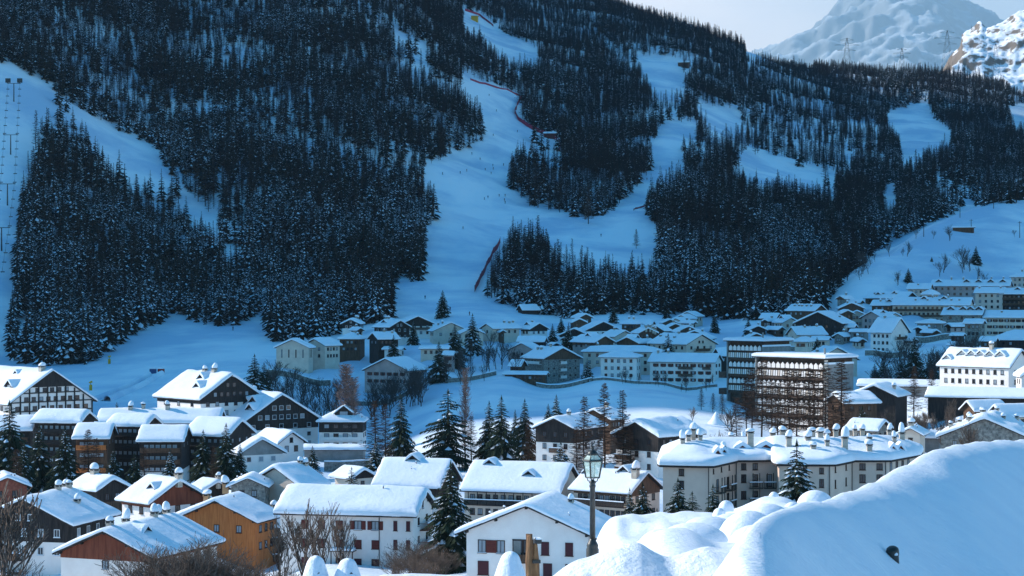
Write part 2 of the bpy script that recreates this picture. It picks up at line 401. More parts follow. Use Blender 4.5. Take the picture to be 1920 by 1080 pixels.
def house(name, label, cat, x0, xa, x1, ya, yb, D, rel, gw=None, L=None, pitch=24, wall=None, clad=None, cladz=0.3,
          front=(1, 3), gab=0, side=(1, 3), chim=(), dorm=(), hip=False, T=0.75, oh=0.9, oe=0.8, kind='far', win=(1.0, 1.25), fm=None,
          shut=None, glass=None, balf=(), bals=(), group=None, storey=2.85, base=None, dfront=None, chm=None, lump=0.10, beams=False, plinth=None, wside=None, posts=0, balm=None, pointed=False, dw=2.6, smat=None, gabr=0, tf=None):
    wall = wall or M_WHITE
    mpp = D/F; ra = R(rel); sg = 1 if rel >= 0 else -1; ca, sa = math.cos(ra), abs(math.sin(ra))
    if xa is not None and gw is None:
        half = abs((x1-xa) if sg > 0 else (xa-x0))
        if abs(rel) < 6: half = (x1-x0)/2
        gw = 2*half*mpp/ca
        if L is None:
            L = max(5.0, (((xa-x0) if sg > 0 else (x1-xa))-half)*mpp/max(.15, sa))
    else:
        gw = gw or 11.0
        if L is None: L = max(5.0, ((x1-x0)*mpp - gw*ca)/sa)
        if xa is None: xa = (x1 - gw/2*ca/mpp) if sg > 0 else (x0 + gw/2*ca/mpp)
    phi = math.atan((xa-960)/F); rz = ra - phi
    tanp = math.tan(R(pitch))
    if hip:
        pass
    A = at(xa, ya, D); zb = (540-yb)/F*D
    ridge_drop = gw/2*tanp if not hip else min(gw/2, L/2)*tanp
    He = A.z - zb - T - 0.22 - ridge_drop
    if He < 2.0: zb -= (2.0-He); He = 2.0
    ux, uy = -math.sin(rz), math.cos(rz)
    cx, cy = A.x + ux*L/2, A.y + uy*L/2
    root = empty(name, (cx, cy, zb), rz, label, cat, group)
    EXTRA.append((960+cx/cy*F, cy, 540 - zb/cy*F))
    def zu(x, y):
        d = gw/2-abs(x)
        if hip: d = min(d, L/2-abs(y))
        return He + d*tanp
    ww, lw = gw/2-oh, L/2-oe
    below = -3.0
    # walls
    b = MB()
    if hip:
        b.box(-ww, ww, -lw, lw, below, He+min(oh, oe)*tanp-.02, wall)
    else:
        b.prism([(-ww, below), (ww, below), (ww, zu(ww, 0)-.03), (0, zu(0, 0)-.03), (-ww, zu(ww, 0)-.03)], -lw, lw, wall)
    b.build('wall', root)
    if plinth is not None:
        p = MB(); p.box(-ww-.05, ww+.05, -lw-.05, lw+.05, below+.1, 1.1, plinth); p.build('plinth', root)
    if clad is not None:
        zc = (He+oh*tanp)*(1-cladz) if cladz < 5 else zu(ww, 0)
        c = MB(); e = .06
        if not hip: c.prism([(-ww-e, zc), (ww+e, zc), (ww+e, zu(ww, 0)-.06), (0, zu(0, 0)-.06), (-ww-e, zu(ww, 0)-.06)], -lw-e, lw+e, clad)
        else: c.box(-ww-e, ww+e, -lw-e, lw+e, zc, He+min(oh, oe)*tanp-.05, clad)
        c.build('cladding', root)
    # roof
    r = MB()
    if hip:
        hx, hy = gw/2, L/2; m_ = min(hx, hy)
        rx, ry = hx-m_, hy-m_; zt = He+m_*tanp
        vs = [(-hx,-hy,He),(hx,-hy,He),(hx,hy,He),(-hx,hy,He),(-hx,-hy,He+.2),(hx,-hy,He+.2),(hx,hy,He+.2),(-hx,hy,He+.2),
              (-rx,-ry,zt+.2),(rx,-ry,zt+.2),(rx,ry,zt+.2),(-rx,ry,zt+.2)]
        fs = [(0,3,2,1),(0,1,5,4),(1,2,6,5),(2,3,7,6),(3,0,4,7),(4,5,9,8),(5,6,10,9),(6,7,11,10),(7,4,8,11)]
        r.add(vs, fs, M_ROOF)
    else:
        r.prism([(-gw/2, He), (0, He+ridge_drop), (gw/2, He), (gw/2, He+.22), (0, He+ridge_drop+.22), (-gw/2, He+.22)], -L/2, L/2, M_ROOF)
        if beams:
            for s in (-.98, -.5, 0, .5, .98):
                xx = s*(ww); r.box(xx-.13, xx+.13, -L/2+.12, -lw+.02, zu(xx, 0)-.30, zu(xx, 0)-.02 if s else zu(.13, 0)-.02, M_ROOF)
    roof = r.build('roof', root)
    sd = rnd.random()*50; T *= rnd.uniform(.68, 1.18); lump *= rnd.uniform(.8, 1.9)
    if kind != 'far' and not hip:
        for q in range(rnd.randrange(1, 4)):
            x = rnd.choice((-1, 1))*rnd.uniform(.15, .7)*gw/2; y = rnd.uniform(-.7, .7)*L/2; b = MB(); b.tube((x, y, zu(x, y)), (x, y, zu(x, y)+T+rnd.uniform(.3, .7)), .09, .09, M_IRON, 6); b.lathe([(.16, 0), (.18, .06), (.12, .18), (.02, .22)], M_SNOW, 8, c=(x, y, zu(x, y)+T+.5)); b.build('vent_pipe', roof)
    snow_sheet('roof_snow', root, gw, L, lambda x, y: zu(x, y)+.20, T, sd, smat or M_SNOW, ns=13 if kind == 'far' else 19, nt=10 if kind == 'far' else 16, lump=lump)
    # openings
    wt = zu(ww, 0) if not hip else He+min(oh, oe)*tanp
    e = .062 if clad is not None else 0.0
    w, h = win
    def row_z(i): return wt-oh*tanp - (h+0.45) - storey*i
    pool = [glass or M_GLASS, glass or M_GLASS, glass or M_GLASS, M_CURT]
    cl = kind == 'closed'
    for i in range(front[0]):
        z = row_z(i)
        if z < .4: break
        n = front[1]
        for k in range(n):
            xx = (-ww+.9) + (2*ww-1.8)*(k+.5)/n
            if any(abs(z-bz) < 1.3 and bx0 < xx/ww < bx1 for bx0, bx1, bz in ()): continue
            put_window(root, xx, -lw-e, z, 0, w, h, kind, fm, shut, rnd.choice(pool))
    for i in range(gabr):
        z = row_z(0)+storey*(i+1)
        av = (He+ridge_drop-(z+h+.3))/tanp-.5
        n = int(2*av/(w+1.1))
        for k in range(n):
            put_window(root, (k-(n-1)/2)*(w+1.1), -lw-e, z, 0, w, h, kind, fm, shut, rnd.choice(pool))
    if tf:
        b = MB(); n = tf
        for k in range(n+1):
            xx = -ww+.2+(2*ww-.4)*k/n; b.box(xx-.2, xx+.2, -lw-.3, -lw-.02, -1, zu(xx, 0)-.35, M_DARK)
        for i in range(-3, 5):
            z = row_z(0)-.5+storey*i; zt = z+.35
            av = min(ww, (He+ridge_drop-zt-.1)/tanp)
            if zt < 0.5 or av < 1: continue
            b.box(-av, av, -lw-.26, -lw-.03, z, zt, M_DARK)
        zz = He+ridge_drop*.52; av = (He+ridge_drop-zz)/tanp; b.prism([(-av, zz), (av, zz), (0, He+ridge_drop-.05)], -lw-.22, -lw-.02, M_DARK)
        b.build('timber_frame', root)
    for k in range(gab):
        put_window(root, (k-(gab-1)/2)*2.1, -lw-e, row_z(0)+storey*0.86, 0, w*.85, h*.85, kind, fm, shut if gab < 2 else None, rnd.choice(pool))
    sgn = -sg
    for i in range(side[0]):
        z = row_z(i)
        if z < .4: break
        for k in range(side[1]):
            yy = (-lw+.9) + (2*lw-1.8)*(k+.5)/side[1]
            put_window(root, sgn*(ww+e), yy, z, R(90)*sgn, w, h, kind, fm, shut, rnd.choice(pool))
    for (fx0, fx1, row) in balf:
        z = row_z(row)-.75
        balcony(root, fx0*ww, fx1*ww, -lw-e, z, 0, m=balm, posts=posts, snow=kind != 'far')
    for (fy0, fy1, row) in bals:
        z = row_z(row)-.75
        balcony(root, fy0*lw, fy1*lw, sgn*(ww+e), z, R(90)*sgn, m=balm, posts=posts, snow=kind != 'far') if sgn > 0 else balcony(root, -fy1*lw, -fy0*lw, sgn*(ww+e), z, R(90)*sgn, m=balm, posts=posts, snow=kind != 'far')
    for c_ in chim:
        sx, ty, hh = c_[:3]; cw = c_[3] if len(c_) > 3 else .75
        x, y = sx*gw/2, ty*L/2
        chimney(roof, x, y, zu(x, y)+.2, T*.6+hh, cw, chm, pointed=pointed)
    for d_ in dorm:
        s_, ty, fx = d_[:3]; dww = d_[3] if len(d_) > 3 else dw
        x = fx*gw/2
        dormer(roof, s_, ty*L/2, x, zu(x, ty*L/2)+.2+T*.3, tanp, w=dww, h=dww*.58, front=dfront, T=T*.75)
    root['_ww'] = ww; root['_lw'] = lw; root['_he'] = He
    PENDING.append((root, ww, lw))
    return root
# ---------------------------------------------------------------- the village
FG = 'snow covered chalets in the sunlit foreground rows'
MG = 'small chalets of the shaded middle village'
RG = 'old village houses stacked on the right hillside'
W_, C_, B_, P_, S_ = M_WHITE, M_CREAM, M_BEIGE, M_PINK, M_STONE
D_, BR = M_DARK, M_BROWN
CH, HO, AP = 'chalet', 'house', 'apartment_building'
# nearest rows
house(CH, 'dark timber and white chalet with tall white wall strip at the lower left corner', 'chalet', -52, 41, 229, 926, 1078, 300, -29, wall=W_, clad=D_, cladz=.36, front=(3, 5), gab=2, side=(2, 4), kind='near', beams=True, T=.85,
      balf=((-.9, .0, 1), (-.9, .0, 2)), chim=((.05, .35, .6), (.05, .8, .6), (-.1, .95, .5), (.5, .2, .3)), balm=D_, fm=M_WFRAME, group=FG)
house(CH, 'white chalet with red brown boarded gable and tan door at the bottom left', 'chalet', 99, 192, 430, 984, 1108, 265, -33, pitch=23, wall=W_, clad=M_RED, cladz=.16, front=(1, 1), gab=0, side=(2, 5), kind='near', beams=True, T=.85,
      chim=((-.05, -.75, .5), (-.15, -.2, .5), (.02, .35, .5), (-.1, .6, .4), (-.1, .85, .5)), dorm=((1, -.35, .35, 1.5),), dfront=M_ORANGE, shut=None, group=FG, pointed=True)
house(CH, 'orange timber chalet beside the darker brown wooden house', 'chalet', 322, 402, 532, 930, 1052, 322, -27, pitch=23, wall=M_ORANGE, front=(1, 3), side=(2, 3), kind='plain', beams=True, T=.8, chim=((-.3, -.6, 1.0, .9),), chm=M_ORCH, group=FG)
house(CH, 'dark brown log house with balconies between the orange chalet and the long white house', 'chalet', 440, 470, 545, 956, 1058, 330, -60, gw=9, wall=BR, front=(2, 2), side=(3, 3), kind='plain', bals=((-.9, .9, 0), (-.9, .9, 1)), T=.8, chim=((0, .5, .6),), group=FG)
house(HO, 'red brick house at the left edge with a snowy gable', 'house', -32, 14, 58, 887, 955, 372, 4, L=11, wall=M_BRICK, front=(1, 2), side=(0, 0), kind='plain', T=.8, group=FG)
house(CH, 'chalet with plain dark gable and one snow capped chimney near the left edge', 'chalet', 127, 215, 248, 889, 965, 362, 36, pitch=27, wall=BR, clad=D_, cladz=.5, front=(1, 2), side=(1, 2), kind='plain', T=.9, chim=((-.05, .3, .7, 1.2),), group=FG)
house(CH, 'white and stone chalet with maroon boarded gable behind the orange chalet', 'chalet', 217, 338, 396, 891, 985, 335, 36, pitch=29, wall=W_, clad=M_RED, cladz=.22, front=(1, 3), side=(1, 2), kind='plain', beams=True, T=.9, chim=((0, -.9, .5, 1.0),), dorm=((-1, -.3, .5, 1.6),), group=FG)
house(CH, 'small chalet roof tucked behind the white and stone chalet', 'chalet', 348, 409, 439, 896, 940, 385, 38, wall=BR, clad=D_, cladz=.5, front=(1, 2), side=(0, 0), T=.8, chim=((.1, -.8, .6),), group=FG)
house(CH, 'stone gabled chalet end with an orange chimney beside the cream house', 'chalet', 424, 464, 503, 888, 945, 372, -8, L=9, wall=S_, front=(1, 2), side=(0, 0), kind='plain', T=.8, chim=((-1.05, -.8, .2, 1.1),), chm=M_ORCH, group=FG)
house(HO, 'cream house with blue shaded roof slope and paired snowy chimneys', 'house', 480, 513, 638, 867, 958, 378, -42, gw=14.5, pitch=27, wall=C_, front=(2, 2), side=(1, 4), kind='plain', T=.9, beams=True, chim=((.15, .55, .5), (.25, .7, .5)), group=FG)
house(HO, 'low cream house with small dark gable behind the tiny spruce', 'house', 618, 684, 709, 873, 925, 425, 40, pitch=27, wall=C_, clad=D_, cladz=.1, front=(1, 1), side=(0, 0), T=.8, group=FG)
house(HO, 'long white three storey house with red shutters in the foreground centre', 'house', 515, None, 822, 911, 1056, 300, 76, gw=14, pitch=24, wall=W_, front=(3, 2), gab=1, side=(0, 0), kind='near', T=.9, beams=True, balf=((-.3, .95, 0), (-.3, .95, 1), ), shut=None, balm=M_RED, group=FG, lump=.07)
house(CH, 'big plain roofed chalet behind the long white house with one dormer', 'chalet', 697, None, 869, 858, 955, 402, 74, gw=17, pitch=30, wall=W_, clad=D_, cladz=.4, front=(2, 3), side=(2, 6), kind='plain', T=.8, dorm=((-1, .1, .12, 2.4),), lump=.05, group=FG)
house(AP, 'long low block with dark balconies behind the tall foreground spruce', 'apartment building', 862, None, 1096, 865, 982, 386, 74, gw=17, pitch=30, wall=C_, clad=None, front=(2, 3), side=(2, 11), bals=((-.97, .97, 0),), balm=D_, posts=10, kind='plain', T=.8, dorm=((-1, .62, .15, 1.9), (-1, -.25, .5, 1.9)), lump=.05, group=FG)
house(AP, 'low block with half timbered gable and tan chimney right of the street lamp', 'apartment building', 1064, 1216, 1248, 879, 982, 375, 58, pitch=30, wall=C_, clad=BR, cladz=.14, front=(2, 3), side=(2, 9), bals=((-.9, .9, 0),), balm=D_, kind='plain', T=.8, chim=((-.35, -.78, 1.5, 1.2),), dorm=((-1, -.3, .12, 2.0), (-1, .75, .3, 2)), lump=.05, group=FG)
hz = house(HO, 'white gabled house with maroon shutters directly behind the street lamp', 'house', 837, 985, 1150, 936, 1092, 255, -15, gw=19.6, L=15, pitch=22.5, wall=W_, front=(0, 1), side=(1, 3), kind='near', T=.85, beams=True, chim=((.35, .55, .35, .6),), oh=1.4, group=FG)
# shuttered openings of the long white house and of the white gabled house
lw_ = [o for o in bpy.data.objects if o.get('label', '').startswith('long white three storey')][0]
_ww, _lw, _he = lw_['_ww'], lw_['_lw'], lw_['_he']
cols = [-.52, -.28, -.04, .18, .42]
for row, z in enumerate((_he-2.1, _he-5.0, _he-7.9)):
    for k, f in enumerate((-.50, -.25, .02, .30, .56)):
        yy = -( (f*1.0-.0))*_lw*1.0 + .12*_lw
        if row == 0 and k in (3, 4):
            put_window(lw_, -_ww, yy, z, R(-90), 1.2, 1.4, 'near', M_FRAME, M_SHUT, M_CURT)
        else:
            put_window(lw_, -_ww, yy, z, R(-90), 1.15, 1.35, 'closed', M_FRAME, M_SHUT if row < 2 else M_MAROON, M_GLASS)
    for yy in (-.74*_lw, -.93*_lw):
        if row < 2: put_window(lw_, -_ww, yy, z, R(-90), .6, 1.5, 'closed', M_FRAME, M_MAROON)
b = MB(); b.tube((-_ww-.09, -.50*_lw, -.5), (-_ww-.09, -.50*_lw, _he), .06, .06, M_FRAME, 6); b.build('drainpipe', lw_)
b = MB(); b.box(-_ww-1.8, -_ww, .02*_lw-1.9, .02*_lw+1.9, 2.5, 2.62, M_FRAME); b.box(-_ww-1.75, -_ww, .02*_lw-1.8, .02*_lw+1.8, 2.62, 3.0, M_SNOW)
for s in (-1.7, 1.7): b.box(-_ww-1.7, -_ww-1.55, .02*_lw+s-.07, .02*_lw+s+.07, -.5, 2.5, M_FRAME)
b.build('porch', lw_)
_ww, _lw, _he = hz['_ww'], hz['_lw'], hz['_he']
for xx, wd, kd, sh in ((-.74, 1.0, 'near', 1), (-.43, 1.0, 'near', 2)):
    o = put_window(hz, xx*_ww, -_lw, _he-2.3, 0, 1.15, 1.75, 'near', M_FRAME, None, M_CURT)
    s = link('shutter', shutter_mesh(1.05, 1.75, M_SHUT), o); s.location = ((1.12 if sh == 1 else -1.12), .03, 0)
for xx in (.30, .69): put_window(hz, xx*_ww, -_lw, _he-2.3, 0, 1.05, 1.75, 'closed', M_FRAME, M_MAROON)
for xx, wd in ((-.72, 1.5), (-.36, 1.1), (.34, 1.2), (.70, 1.2)): put_window(hz, xx*_ww, -_lw, _he-5.25, 0, wd, 1.85, 'closed', M_FRAME, M_MAROON)
b = MB(); b.box(-.22*_ww, .14*_ww, -_lw-.02, -_lw+.02, _he-3.2, _he-.45, M_GLASS); b.box(-.22*_ww, -.10*_ww, -_lw-.05, -_lw-.02, _he-3.1, _he-.55, M_GREY)
b.box(-.24*_ww, .16*_ww, -_lw-.08, -_lw-.01, _he-.45, _he-.33, M_FRAME); b.box(-.235*_ww, -.22*_ww, -_lw-.08, -_lw, _he-3.2, _he-.45, M_FRAME); b.box(.14*_ww, .155*_ww, -_lw-.08, -_lw, _he-3.2, _he-.45, M_FRAME)
b.box(-.08*_ww, -.05*_ww, -_lw-.06, -_lw-.03, _he-3.1, _he-.45, M_FRAME); b.build('loggia', hz)
balcony(hz, -.22*_ww, .16*_ww, -_lw-.1, _he-3.25, 0, depth=.9, m=BR, snow=False)

# second rows
house(AP, 'large half timbered gabled block of five floors at the left edge', 'apartment building', -98, 100, 182, 688, 782, 610, 30, pitch=33, wall=W_, front=(2, 9), gabr=3, tf=9,  side=(1, 4), T=1.1, oh=1.4, win=(1.5, 1.3), dorm=((-1, -.45, .6, 4.5), (-1, .2, .62, 4.5), (-1, -.1, .2, 2)), chim=((-.08, -.75, 1.2, 1.6),), kind='far')
house(AP, 'gabled apartment chalet with two snowy dormers left of the dark gabled block', 'apartment building', 287, 436, 496, 696, 782, 600, 36, pitch=31, wall=W_, clad=D_, cladz=.25, front=(2, 6), gabr=2, side=(2, 3), T=1.2, dorm=((-1, -.15, .35, 3.6), (-1, -.45, .68, 3.6)), chim=((-.05, -.3, 1, 1.3), (-.05, .1, .7, 1.3)), win=(1.3, 1.4))
house(AP, 'apartment block with dark upper gable over white lower floors', 'apartment building', 398, 530, 604, 733, 846, 600, 33, pitch=30, wall=W_, clad=D_, cladz=.28, front=(5, 5), gabr=2, side=(2, 4), T=1.1, dorm=((-1, -.2, .42, 4), (-1, -.62, .66, 4), (-1, .3, .4, 3)), win=(1.5, 1.4), fm=M_WFRAME, chim=((-.1, .6, .8, 1.2),))
house(AP, 'stepped white block with a glazed snowy gable dormer beside the blue field', 'apartment building', 594, None, 692, 762, 858, 600, 84, gw=13, pitch=28, hip=True, wall=W_, clad=D_, cladz=.3, side=(3, 4), front=(3, 2), T=1.0, dorm=((-1, -.1, .62, 5.5),), win=(1.6, 1.3), bals=((-.9, .9, 1),), balm=W_)
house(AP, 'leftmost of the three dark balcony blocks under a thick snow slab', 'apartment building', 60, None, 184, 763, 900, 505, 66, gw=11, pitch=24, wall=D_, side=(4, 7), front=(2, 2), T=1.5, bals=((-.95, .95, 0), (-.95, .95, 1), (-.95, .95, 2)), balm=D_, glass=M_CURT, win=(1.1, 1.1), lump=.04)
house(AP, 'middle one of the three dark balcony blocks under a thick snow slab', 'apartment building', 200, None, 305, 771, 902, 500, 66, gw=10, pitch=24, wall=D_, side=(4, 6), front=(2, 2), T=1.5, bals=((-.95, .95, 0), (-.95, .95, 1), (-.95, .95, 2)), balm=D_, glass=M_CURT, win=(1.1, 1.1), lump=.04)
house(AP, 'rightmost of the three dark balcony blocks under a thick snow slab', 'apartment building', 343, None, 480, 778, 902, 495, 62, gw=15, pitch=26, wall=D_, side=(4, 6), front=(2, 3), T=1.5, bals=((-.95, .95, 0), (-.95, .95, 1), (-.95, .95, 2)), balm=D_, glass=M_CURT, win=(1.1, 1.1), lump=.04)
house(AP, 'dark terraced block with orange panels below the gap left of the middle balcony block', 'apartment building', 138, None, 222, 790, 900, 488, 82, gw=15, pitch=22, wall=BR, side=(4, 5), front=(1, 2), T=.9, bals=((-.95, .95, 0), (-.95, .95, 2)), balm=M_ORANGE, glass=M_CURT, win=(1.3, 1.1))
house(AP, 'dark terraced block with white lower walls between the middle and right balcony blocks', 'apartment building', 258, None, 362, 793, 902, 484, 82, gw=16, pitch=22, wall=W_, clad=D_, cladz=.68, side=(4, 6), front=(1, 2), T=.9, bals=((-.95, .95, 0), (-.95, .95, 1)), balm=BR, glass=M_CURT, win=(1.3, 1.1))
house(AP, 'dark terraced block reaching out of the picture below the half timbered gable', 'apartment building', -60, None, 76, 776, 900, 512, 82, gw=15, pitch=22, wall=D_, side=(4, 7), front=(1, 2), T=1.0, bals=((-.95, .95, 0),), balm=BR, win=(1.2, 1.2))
house(AP, 'long snow covered roof stretching behind the dark balcony blocks', 'apartment building', 185, None, 425, 762, 850, 570, 84, gw=18, pitch=20, wall=W_, side=(1, 8), front=(1, 2), T=1.1, chim=((-.1, -.1, 1.2, 1.2), (-.1, .5, .8, 1.2), (0, .3, 1, 1)), lump=.2)
house(CH, 'gabled chalet with pale upper gable over dark boards right of the balcony blocks', 'chalet', 432, 492, 538, 816, 890, 482, 26, pitch=29, wall=W_, clad=M_GREY, cladz=.10, front=(2, 3), side=(1, 2), T=.9, win=(1.3, 1.3), fm=M_WFRAME)
house(HO, 'small bright white gabled annex with a tall glazed gable', 'house', 470, 549, 577, 804, 866, 525, 30, pitch=33, wall=W_, front=(1, 2), gab=1, side=(1, 2), T=.9, win=(1.2, 1.6), glass=M_GLASS)
house(HO, 'low snowy garage block below the stepped white block', 'garage', 566, None, 690, 830, 866, 560, 86, gw=8, pitch=10, wall=M_GREY, side=(0, 0), front=(0, 1), T=1.0)
house(CH, 'white chalet with dark upper gable behind the left group of larches', 'chalet', 996, 1038, 1142, 778, 892, 470, -27, pitch=24, wall=W_, clad=D_, cladz=.30, front=(3, 3), side=(2, 4), T=.8, kind='plain', balf=((-.2, .5, 1),), chim=((.1, -.2, .6),))
house(CH, 'brown gabled roof standing behind the white chalet with larches', 'chalet', 1078, 1112, 1180, 762, 850, 505, -35, pitch=24, wall=BR, front=(1, 2), side=(2, 4), T=.8, chim=((0, .5, .6),))
house(HO, 'white house with black timber gable and blue shaded wing at the centre right', 'house', 1145, 1190, 1327, 784, 892, 450, -40, pitch=24, wall=W_, clad=D_, cladz=.38, front=(3, 3), side=(2, 6), T=.95, kind='plain', balf=((-.9, -.1, 1), (-.9, -.1, 2)), lump=.2)
# right hand side
house('barn', 'tall dark gabled barn beside the concrete apartment block', 'barn', 1603, 1638, 1703, 717, 812, 520, -18, gw=13.5, L=12, pitch=24, wall=D_, front=(0, 1), side=(0, 0), T=.8, chim=((.6, -.1, .8),))
house(CH, 'chalet with one long snowy roof slope running down beside the larches', 'chalet', 1545, None, 1650, 732, 812, 500, -66, gw=12, pitch=20, wall=BR, front=(1, 2), side=(1, 3), T=1.0)
hb = house('hotel', 'bright white hotel with five snowy dormers in a row', 'hotel', 1758, None, 1940, 650, 732, 560, 60, gw=14, pitch=36, wall=W_, side=(2, 9), front=(2, 2), T=1.0, win=(1.0, 1.3), dorm=((-1, -.58, .5, 3.0), (-1, -.30, .5, 3.0), (-1, -.04, .5, 3.0), (-1, .2, .5, 3.0), (-1, .46, .5, 3.0), (-1, .8, .72, 2.4)), dfront=W_, chim=((-.1, -.2, 1.4, 1.0),), oh=.5)
house(HO, 'white house at the right edge beside the white hotel', 'house', 1903, 1950, 1990, 676, 752, 540, 12, gw=11, L=9, pitch=34, wall=W_, side=(2, 2), front=(3, 4), T=1.0, oh=.5)
house('hall', 'long dark walled hall with a blue snow roof in front of the white hotel', 'hall', 1742, None, 1990, 727, 766, 520, 88, gw=17, pitch=13, wall=D_, side=(0, 0), front=(0, 1), T=.7, lump=.04)
house('hall', 'long flat snow roof stretching between the dark barn and the white hotel', 'hall', 1610, None, 1775, 711, 740, 590, 88, gw=12, pitch=12, wall=M_GREY, side=(0, 0), front=(0, 1), T=.8, lump=.04)
house(HO, 'low gabled house with blue roof and dark end wall under the long hall', 'house', 1798, 1812, 1890, 747, 800, 492, -58, pitch=33, wall=BR, front=(1, 1), side=(1, 3), T=.8, lump=.04)
house(HO, 'low gabled house with white barge boards and pale blue roof at the right edge', 'house', 1848, 1863, 1960, 754, 810, 478, -58, pitch=36, wall=C_, front=(1, 1), side=(1, 3), T=.8, lump=.04)
house('farmhouse', 'broad stone farmhouse with rough snow and many chimneys at the right edge', 'farmhouse', 1754, 1846, 1934, 776, 862, 430, -9, gw=21.5, L=16, pitch=23, wall=S_, front=(2, 4), side=(0, 0), T=1.0, kind='plain', smat=M_RSNOW, lump=.5,
      chim=((-.75, -.6, .9), (-.6, -.3, .8), (-.45, -.1, 1.0), (-.35, -.6, .5), (-.15, .1, .9), (.1, .4, 1.0), (.5, .5, 1.1), (.3, -.2, .5), (-.25, .7, 1)))
house('chapel', 'small beige stone building with round window and one round chimney', 'chapel', 1681, 1706, 1734, 796, 862, 420, -10, L=8, pitch=28, wall=C_, front=(1, 1), side=(0, 0), T=.7, kind='plain', chim=((0, -.6, .5, 1.0),))
house(HO, 'stone house with a sloping snow roof between the dark barn and the chapel', 'house', 1583, None, 1675, 782, 860, 440, 70, gw=10, pitch=22, wall=S_, side=(1, 4), front=(1, 2), T=.9, kind='plain')
house(HO, 'low snowy shed roof in front of the small chapel', 'house', 1722, None, 1772, 806, 850, 455, 85, gw=7, pitch=15, wall=M_GREY, side=(0, 0), front=(0, 1), T=.8)

